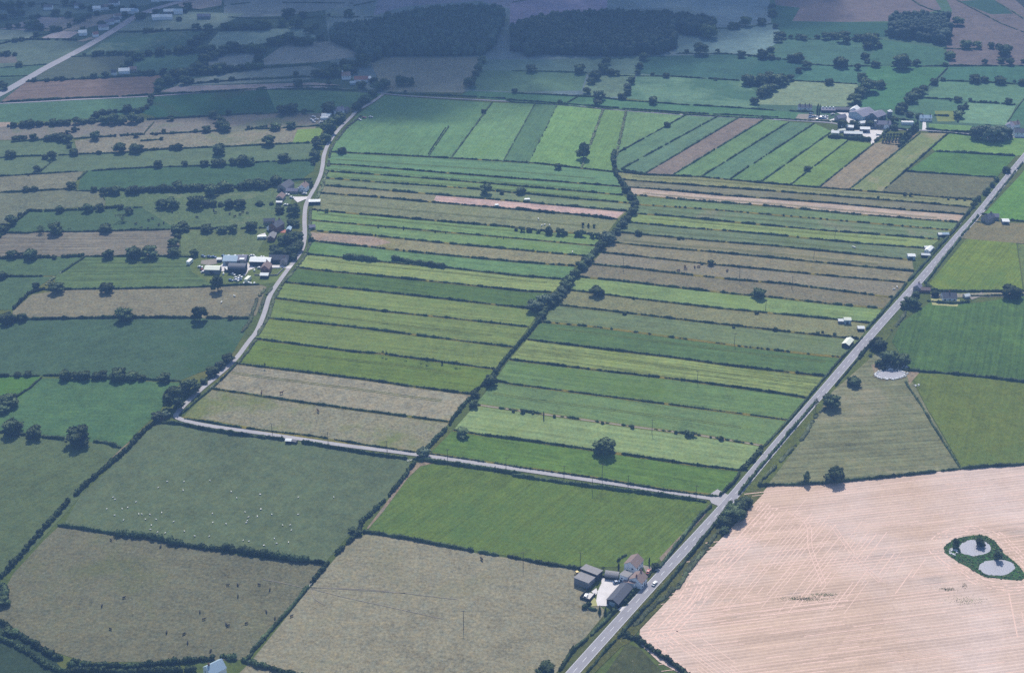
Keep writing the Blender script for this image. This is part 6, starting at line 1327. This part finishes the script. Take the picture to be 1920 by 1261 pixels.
# yellow loader at the back of the grey barns
def loader(px, rot):
    root = empty('loader', P(*px), math.radians(rot)); tag(root, 'small yellow loader parked beside the grey barns', 'loader')
    MB().box((0,0,1.0),(2.6,1.5,0.9),0,0.92).build('body', M['digger'], root)
    cb = MB(); cb.box((-0.3,0,2.0),(1.3,1.3,1.1),0,0.9); cb.build('cab', M['glass'], root); MB().box((-0.3,0,2.62),(1.45,1.45,0.12)).build('cab_roof', M['digger'], root)
    for x in (-0.85, 0.95):
        for y in (-0.8, 0.8): MB().tube((x,y-0.18,0.55),(x,y+0.18,0.55),0.55,0.55,14).build('wheel', M['rubber'], root)
    a = MB(); a.tube((0.6,-0.5,1.4),(2.2,-0.5,0.7),0.09); a.tube((0.6,0.5,1.4),(2.2,0.5,0.7),0.09); a.box((2.45,0,0.5),(0.6,1.7,0.6),0,0.7); a.build('bucket', M['digger'], root)
loader(NP(205,520), 30)

# ---------------------------------------------------------------- animals: one continuous skinned body each
def skin_body(name, verts, edges, radii, mat, sub=1):
    me = bpy.data.meshes.new(name+'_skeleton'); me.from_pydata(verts, edges, []); o = link(name+'_tmp', me)
    o.modifiers.new('skin', 'SKIN'); s = o.modifiers.new('sub', 'SUBSURF'); s.levels = sub; s.render_levels = sub
    for i, r in enumerate(radii): me.skin_vertices[0].data[i].radius = (r, r) if not isinstance(r, tuple) else r
    me.skin_vertices[0].data[1].use_root = True
    dg = bpy.context.evaluated_depsgraph_get(); m2 = bpy.data.meshes.new_from_object(o.evaluated_get(dg)); m2.name = name
    bpy.data.objects.remove(o); m2.materials.clear(); m2.materials.append(mat); return m2
def quad_animal(name, L, hb, rb, leg, head, mat, neck_up):
    """L trunk length, hb back height, rb chest radius, leg radius, head radius"""
    zc = hb-rb; x0, x1 = L*0.5, -L*0.5
    v = [(0,0,zc-0.02), (x0*0.55,0,zc-0.03), (x0,0,zc+0.05), (x0+L*0.17,0,zc+neck_up*0.55), (x0+L*0.27,0,zc+neck_up), (x0+L*0.45,0,zc+neck_up-head*0.9),
         (x1*0.6,0,zc), (x1,0,zc+0.04), (x1-0.08,0,zc-0.12), (x1-0.10,0,zc-hb*0.42)]
    e = [(0,1),(1,2),(2,3),(3,4),(4,5),(0,6),(6,7),(7,8),(8,9)]
    r = [rb*0.96, rb, rb*0.86, rb*0.5, head, head*0.62, rb*0.95, rb*0.78, leg*0.45, leg*0.5]
    for s in (1, -1):
        b = len(v); y = rb*0.62*s
        v += [(x0*0.78, y, zc-rb*0.5), (x0*0.80, y, hb*0.30), (x0*0.76, y, 0.03)]; e += [(1, b), (b, b+1), (b+1, b+2)]; r += [leg*1.6, leg*0.95, leg*0.85]
        b = len(v)
        v += [(x1*0.72, y, zc-rb*0.4), (x1*0.62, y, hb*0.42), (x1*0.86, y, hb*0.27), (x1*0.80, y, 0.03)]; e += [(6, b), (b, b+1), (b+1, b+2), (b+2, b+3)]; r += [leg*2.0, leg*1.2, leg*0.9, leg*0.8]
    b = len(v); v += [(x0+L*0.24, head*1.4, zc+neck_up+head*0.5), (x0+L*0.24, -head*1.4, zc+neck_up+head*0.5)]; e += [(4, b), (4, b+1)]; r += [head*0.3, head*0.3]
    return skin_body(name, v, e, r, mat)
sheep_graze = quad_animal('sheep', 0.95, 0.82, 0.30, 0.055, 0.12, M['wool'], -0.18)
sheep_stand = quad_animal('sheep', 0.95, 0.82, 0.30, 0.055, 0.12, M['wool'], 0.22)
cow_graze = quad_animal('cow', 1.55, 1.40, 0.42, 0.10, 0.19, M['hide'], -0.38)
cow_stand = quad_animal('cow', 1.55, 1.40, 0.42, 0.10, 0.19, M['hide'], 0.26)
cow_brown = quad_animal('cow', 1.55, 1.40, 0.42, 0.10, 0.19, M['brown_hide'], -0.38)
horse_m = quad_animal('horse', 1.45, 1.52, 0.36, 0.085, 0.16, M['brown_hide'], 0.55)
def animal(name, me, px, label, group, s=1.0):
    o = link(name, me, None, P(px[0], px[1], 0.12)); o.rotation_euler.z = random.uniform(0, 6.28); o.scale = (s, s, s); tag(o, label, name, group)
sh = zz('I', [(1203,1087),(1326,1087),(1512,1080),(1320,1150),(1140,1130),(815,1200),(830,1215),(1705,1205),(1875,1180),(1665,1160)]) + \
     zz('M', [(825,100),(880,55),(920,45),(980,5),(770,55),(1000,92),(1022,92),(1080,95),(1165,82),(1048,130),(1125,130),(1250,147),(1090,172),(1083,203),(1190,228),(1135,222),(1328,215),(1403,250),(1508,252),(1530,88),(1533,153),(1628,162),(1765,78),(1790,113),(1780,140),(1773,155),(1878,57),(1853,110),(1752,282),(1792,288),(1900,317),(890,135)]) + \
     zz('N', [(35,57),(10,107),(115,95),(303,95),(193,172),(247,170),(255,208),(133,268),(150,303),(235,295),(58,317)]) + zz('J', [(32,1178),(305,1200),(560,1200)])
for i, p in enumerate(sh): animal('sheep', sheep_graze if i % 3 else sheep_stand, p, 'white sheep scattered over the big dark green pasture at lower left', 'sheep in the dark green pasture', 0.85)
cw = zz('M', [(1640,605),(1712,603),(1714,683),(1440,797),(1467,850),(1630,888),(1645,895),(1773,880),(1200,947),(1325,955),(1352,1018),(1517,1077),(795,920),(735,753),(893,695),(1157,328),(800,280)]) + zz('N', [(100,637),(75,795),(137,843),(255,828),(22,600)])
for i, p in enumerate(cw): animal('cow', cow_graze if i % 2 else cow_stand, p, 'black cow grazing the brown pasture at the lower left', 'black cows in the brown pasture', 0.85)
for i, p in enumerate(zz('E', [(1100,387),(1070,400),(1145,432),(1180,418),(1240,340),(980,425),(1420,377),(1550,345),(1655,352),(1730,357),(1750,342),(1780,347),(1690,372),(1540,327),(1015,455),(1065,458)])):
    animal('cow', cow_graze, p, 'dark cow dotted over the wooded pasture above the farmyard', 'dark cows in the wooded pasture', 1.2)
for i, p in enumerate(zz('G', [(1245,732),(1315,737),(1200,762),(1247,750),(1550,762),(1345,735)])): animal('cow', cow_brown, p, 'brown cow standing on the dry tan eastern strip', 'brown cows on the eastern strip', 1.25)
for lb, p in zip(('left horse of two above the hedge on the pale tan strip', 'right horse of two above the hedge on the pale tan strip', 'lone horse on the lowest western strip'), zz('J', [(40,455),(183,455),(448,585)])): animal('horse', horse_m, p, lb, None, 1.3)
for i, p in enumerate(zz('E', [(1690,945),(1595,990)])): animal('sheep', sheep_stand, p, 'white sheep alone on the tan field below the farmyard', 'two sheep below the farmyard', 1.6)
for i, p in enumerate(zz('G', [(190,390),(235,432),(270,435),(215,436),(435,628)]) + zz('H', [(1005,880),(985,895),(690,590),(700,595)])): animal('sheep', sheep_graze, p, 'pale sheep far off on the strip fields', 'sheep on the strip fields', 1.6)
animal('cow', cow_stand, zz('N', [(1625,420)])[0], 'lone pale cow by the gap in the dark hedge of the brown pasture', None, 1.1)

# ---------------------------------------------------------------- poles
def pole(px, h, label, group):
    root = empty('utility_pole', P(*px), random.uniform(-0.2, 0.2)); tag(root, label, 'utility pole', group)
    MB().tube((0,0,0),(0,0,h),0.17,0.11,8).build('mast', M['timber'], root)
    MB().box((0,0,h-0.45),(2.4,0.14,0.16)).build('crossarm', M['timber'], root)
    for x in (-1.05, 0.0, 1.05): MB().tube((x,0,h-0.36),(x,0,h-0.08),0.07,0.05,6).build('insulator', M['chalk'], root)
for (c, x, y, h, lb) in [('N',1495,905,11,'tall two-armed pole alone in the brown bottom pasture'),('O',80,470,10,'pole at the foot of the long dark hedge'),('O',490,470,10,'pole beside the grey barns of the roadside farm'),('K',1007,735,10,'pole on the dry bank between lower eastern strips'),('K',648,1055,10,'pole in the green strip above the lower lane'),('K',577,1150,10,'pole in the vivid green field just below the lane'),('K',835,1130,9,'pole beside the lower lane, right of centre'),('K',374,1060,9,'pole beside the lower lane, left of the tall field pole'),
                        ('J',520,815,9,'pole beside the lower lane, left part'),('J',118,750,9,'pole beside the lower lane nearest its sharp corner'),('J',945,880,9,'pole beside the lower lane before the hedgerow'),('J',1380,940,9,'pole beside the lower lane after the hedgerow'),('J',1800,1000,9,'pole beside the lower lane, halfway to the main road'),('H',247,885,10,'pole on a tan eastern strip near its middle'),('H',405,675,10,'pole on the grey-green eastern strip'),('H',557,525,10,'pole on the yellow-green eastern strip'),('G',800,750,10,'pole on the hedge near the winding hedgerow'),('G',1635,825,10,'pole on the grey tan eastern strip'),('G',1825,1045,9,'pole on a strip right of the round tree'),('K',1333,370,9,'pole on the striped yellow-green strip'),('K',1600,100,9,'pole on the broken bush line'),('K',1325,1195,8,'pole close to the road junction')]:
    pole(zz(c, [(x, y)])[0], h, lb, 'poles of the overhead lines')

# ---------------------------------------------------------------- field gates
def gate(px, rot, label):
    o = MB()
    for z in (0.25, 0.5, 0.8, 1.15): o.box((0,0,z),(3.4,0.06,0.09))
    for x in (-1.7, 1.7): o.box((x,0,0.65),(0.18,0.18,1.3))
    ob = o.build('gate', M['metal'], None, P(*px)); ob.rotation_euler.z = math.radians(rot); tag(ob, label, 'gate', 'pale field gates')
for (px, rot, lb) in [((398,726),60,'pale gate between the lane and top tan strip'),((580,1099),50,'pale gate at the trodden gap between the brown pastures'),((115,512),60,'pale gate on the track below the far left pasture'),((1801,421),60,'white gate beside the main road at the pink strip'),((1091,201),0,'white gate on the back lane above the square block'),((1288,214),0,'white gate at the top of the first slanting hedge'),((1347,218),0,'white gate at the top of the second slanting hedge'),((1387,220),0,'white gate at the top of the third slanting hedge'),((1427,222),0,'white gate at the top of the fourth slanting hedge'),((768,864),20,'gate at the lane end of the sheep pasture')]:
    gate(px, rot, lb)

# ---------------------------------------------------------------- ponds
def ellipse(c, x, y, rx, ry, n=28, jit=0.06):
    out = []
    for i in range(n):
        a = 2*math.pi*i/n; k = 1+random.uniform(-jit, jit); out.append((x+rx*math.cos(a)*k, y+ry*math.sin(a)*k))
    return zz(c, out)
isl = zz('Q', [(1340,335),(1365,305),(1400,285),(1450,262),(1520,248),(1600,240),(1660,255),(1710,285),(1745,330),(1775,375),(1830,415),(1880,460),(1915,505),(1935,545),(1900,568),(1830,566),(1740,555),(1640,545),(1580,515),(1520,475),(1450,440),(1400,405),(1355,375)])
field(isl, (72,112,52), style='rough', name='pond_bank')
def bank_scrub(px_poly, n, label, mat, seed, avoid=()):
    g = [P(*p) for p in px_poly]; poly = [(p.x, p.y) for p in g]; av = [[(P(*p).x, P(*p).y) for p in q] for q in avoid]; r = np.random.default_rng(seed); out = []
    xs, ys = [p[0] for p in poly], [p[1] for p in poly]; k = 0
    while k < n:
        q = (r.uniform(min(xs), max(xs)), r.uniform(min(ys), max(ys)))
        if not inside(q, poly) or any(inside(q, a) for a in av): continue
        k += 1; s = r.uniform(0.15, 0.5); v, t = BLOB[r.integers(6)]
        out.append((v*np.array([s*1.2, s*1.2, s*0.8])+(q[0], q[1], s*0.55), t))
        d = r.normal(size=(10, 3)); d /= np.linalg.norm(d, axis=1, keepdims=True); d[:, 2] = np.abs(d[:, 2])
        out.append(cards(d*np.array([s*1.3, s*1.3, s])+(q[0], q[1], s*0.5), 0.25, r))
    V, T = join(out); o = link('reeds', mesh_np('reeds', V, T, M[mat])); tag(o, label, 'reeds', kind='stuff')
p1 = ellipse('Q', 1568, 335, 118, 58); p2 = ellipse('Q', 1722, 477, 130, 57); p3 = ellipse('L', 958, 316, 100, 30)
for pp, nm in ((p1, 'pond'), (p2, 'pond'), (p3, 'pond')): sheet(nm, [P(*p) for p in pp], 0.36, M['water'])
bank_scrub(isl, 620, 'green reeds and weeds ringing the twin ponds in the stubble', 'reed', 3, (p1, p2))
def rubble(c, x, y, rx, ry, n, label, seed, spread=0.25):
    r = np.random.default_rng(seed); out = []
    for i in range(n):
        a = r.uniform(0, 6.28); k = 1+r.normal()*spread*0.3+spread*0.1; q = P(*zz(c, [(x+rx*math.cos(a)*k, y+ry*math.sin(a)*k)])[0]); s = r.uniform(0.15, 0.55); v, t = BLOBS[r.integers(6)]
        out.append((v*np.array([s*1.3, s, s*0.6])+(q.x, q.y, 0.35+s*0.3), t))
    V, T = join(out); o = link('rubble', mesh_np('rubble', V, T, M['chalk'])); tag(o, label, 'rubble', kind='stuff')
field(ellipse('L', 960, 316, 125, 46, 28, 0.1), (120,112,100), style='rough', name='pond_bank')
rubble('L', 958, 316, 104, 33, 170, 'white stones and chalk rubble ringing the roadside pond', 4)
rubble('L', 1000, 262, 70, 10, 40, 'white rubble heap behind the roadside pond', 9, 0.6)
rubble('Q', 1410, 365, 22, 18, 50, 'heap of pale stones on the bank of the upper twin pond', 5, 0.8)
rubble('L', 1150, 395, 14, 6, 12, 'white stones lying in the olive field beside the pond', 6, 0.8)
def weeds(c, x, y, rx, ry, n, seed, label):
    r = np.random.default_rng(seed); C = []
    for i in range(n):
        q = P(*zz(c, [(x+rx*r.normal()*0.5, y+ry*r.normal()*0.5)])[0]); C.append((q.x, q.y, 0.30))
    V, T = cards(np.array(C), 0.2, r); o = link('weeds', mesh_np('weeds', V, T, M['reed'])); tag(o, label, 'weeds', kind='stuff')
weeds('Q', 330, 700, 150, 16, 420, 21, 'grey-green weed patch greening the middle of the stubble field')
weeds('Q', 480, 670, 110, 12, 200, 22, 'right tail of the grey-green weed patch in the stubble')
weeds('Q', 1370, 632, 60, 12, 150, 23, 'small weed patch in the stubble below the twin ponds')
weeds('Q', 1490, 610, 20, 22, 60, 24, 'tiny weed patch in the stubble just under the twin ponds')
weeds('Q', 1500, 715, 130, 35, 200, 25, 'thin spread of weeds lower in the stubble near the ponds')
tree(*NP(640,455), 8, 8, 'sparse', 'leaf_pale', 'white-blossomed sapling in the grass above the rounded shed', None, 'sapling', 'tree', False)

plant_trees()
# ---------------------------------------------------------------- clouds that throw the shade over the far country
def cloud_material():
    m = bpy.data.materials.new('cloud_vapour'); m.use_nodes = True; ns = m.node_tree.nodes; ls = m.node_tree.links; ns.clear()
    out = ns.new('ShaderNodeOutputMaterial'); tr = ns.new('ShaderNodeBsdfTransparent'); df = ns.new('ShaderNodeBsdfDiffuse'); df.inputs[0].default_value = (0.85, 0.85, 0.87, 1)
    g = ns.new('ShaderNodeNewGeometry'); n = noise(ns, ls, g.outputs['Position'], 0.012, 4, 0.6)
    lw = ns.new('ShaderNodeLayerWeight'); lw.inputs[0].default_value = 0.35
    edge = maprange(ns, ls, lw.outputs['Facing'], 0.25, 0.95, 1.0, 0.0)
    fac = mathn(ns, ls, 'MULTIPLY', edge, maprange(ns, ls, n, 0.30, 0.62, 0.02, 0.30))
    mx = ns.new('ShaderNodeMixShader'); ls.new(fac, mx.inputs[0]); ls.new(tr.outputs[0], mx.inputs[1]); ls.new(df.outputs[0], mx.inputs[2]); ls.new(mx.outputs[0], out.inputs[0])
    return m
M['cloud'] = cloud_material()
CH = 1100.0
def cloud(px_poly, label, n, seed, r0, r1):
    """a bank of cloud whose shade falls on the given ground outline"""
    g = [P(*p) for p in px_poly]; poly = [(p.x, p.y) for p in g]; r = np.random.default_rng(seed); out = []
    xs, ys = [p[0] for p in poly], [p[1] for p in poly]; k = 0
    while k < n:
        q = (r.uniform(min(xs), max(xs)), r.uniform(min(ys), max(ys)))
        if not inside(q, poly): continue
        k += 1; s = r.uniform(r0, r1); v, t = BLOB_C[r.integers(4)]; z = CH + r.uniform(-30, 60)
        out.append((v*np.array([s, s, s*0.4])+(q[0], q[1]+z/math.tan(math.radians(SUN_EL)), z), t))
    V, T = join(out); o = link('cloud', mesh_np('cloud', V, T, M['cloud'], smooth=True)); tag(o, label, 'cloud', kind='structure'); return o
BLOB_C = [blob_template(3, 0.12, 40+s) for s in range(4)]
cloud([(470,205),(380,168),(330,140),(350,90),(250,50),(0,40),(-200,20),(-200,-70),(1500,-70),(1470,10),(1440,55),(1300,75),(1215,125),(1120,165),(1030,196),(900,206),(830,205),(720,203)], 'soft grey cloud bank high over the woods', 150, 11, 55, 110)

# ---------------------------------------------------------------- haze
hm = bpy.data.materials.new('haze_air'); hm.use_nodes = True; hn = hm.node_tree.nodes; hl = hm.node_tree.links; hn.clear()
ho = hn.new('ShaderNodeOutputMaterial'); hv = hn.new('ShaderNodeVolumePrincipled')
hv.inputs['Color'].default_value = (0.23, 0.42, 0.80, 1); hv.inputs['Density'].default_value = HAZE_K; hv.inputs['Anisotropy'].default_value = 0.0
hl.new(hv.outputs[0], ho.inputs['Volume'])
b = MB(); b.box((0, 2700, (525-1)/2), (8400, 6900, 526)); hz = b.build('haze', hm); hz['kind'] = 'stuff'; tag(hz, 'pale blue summer haze over the fields', 'haze')
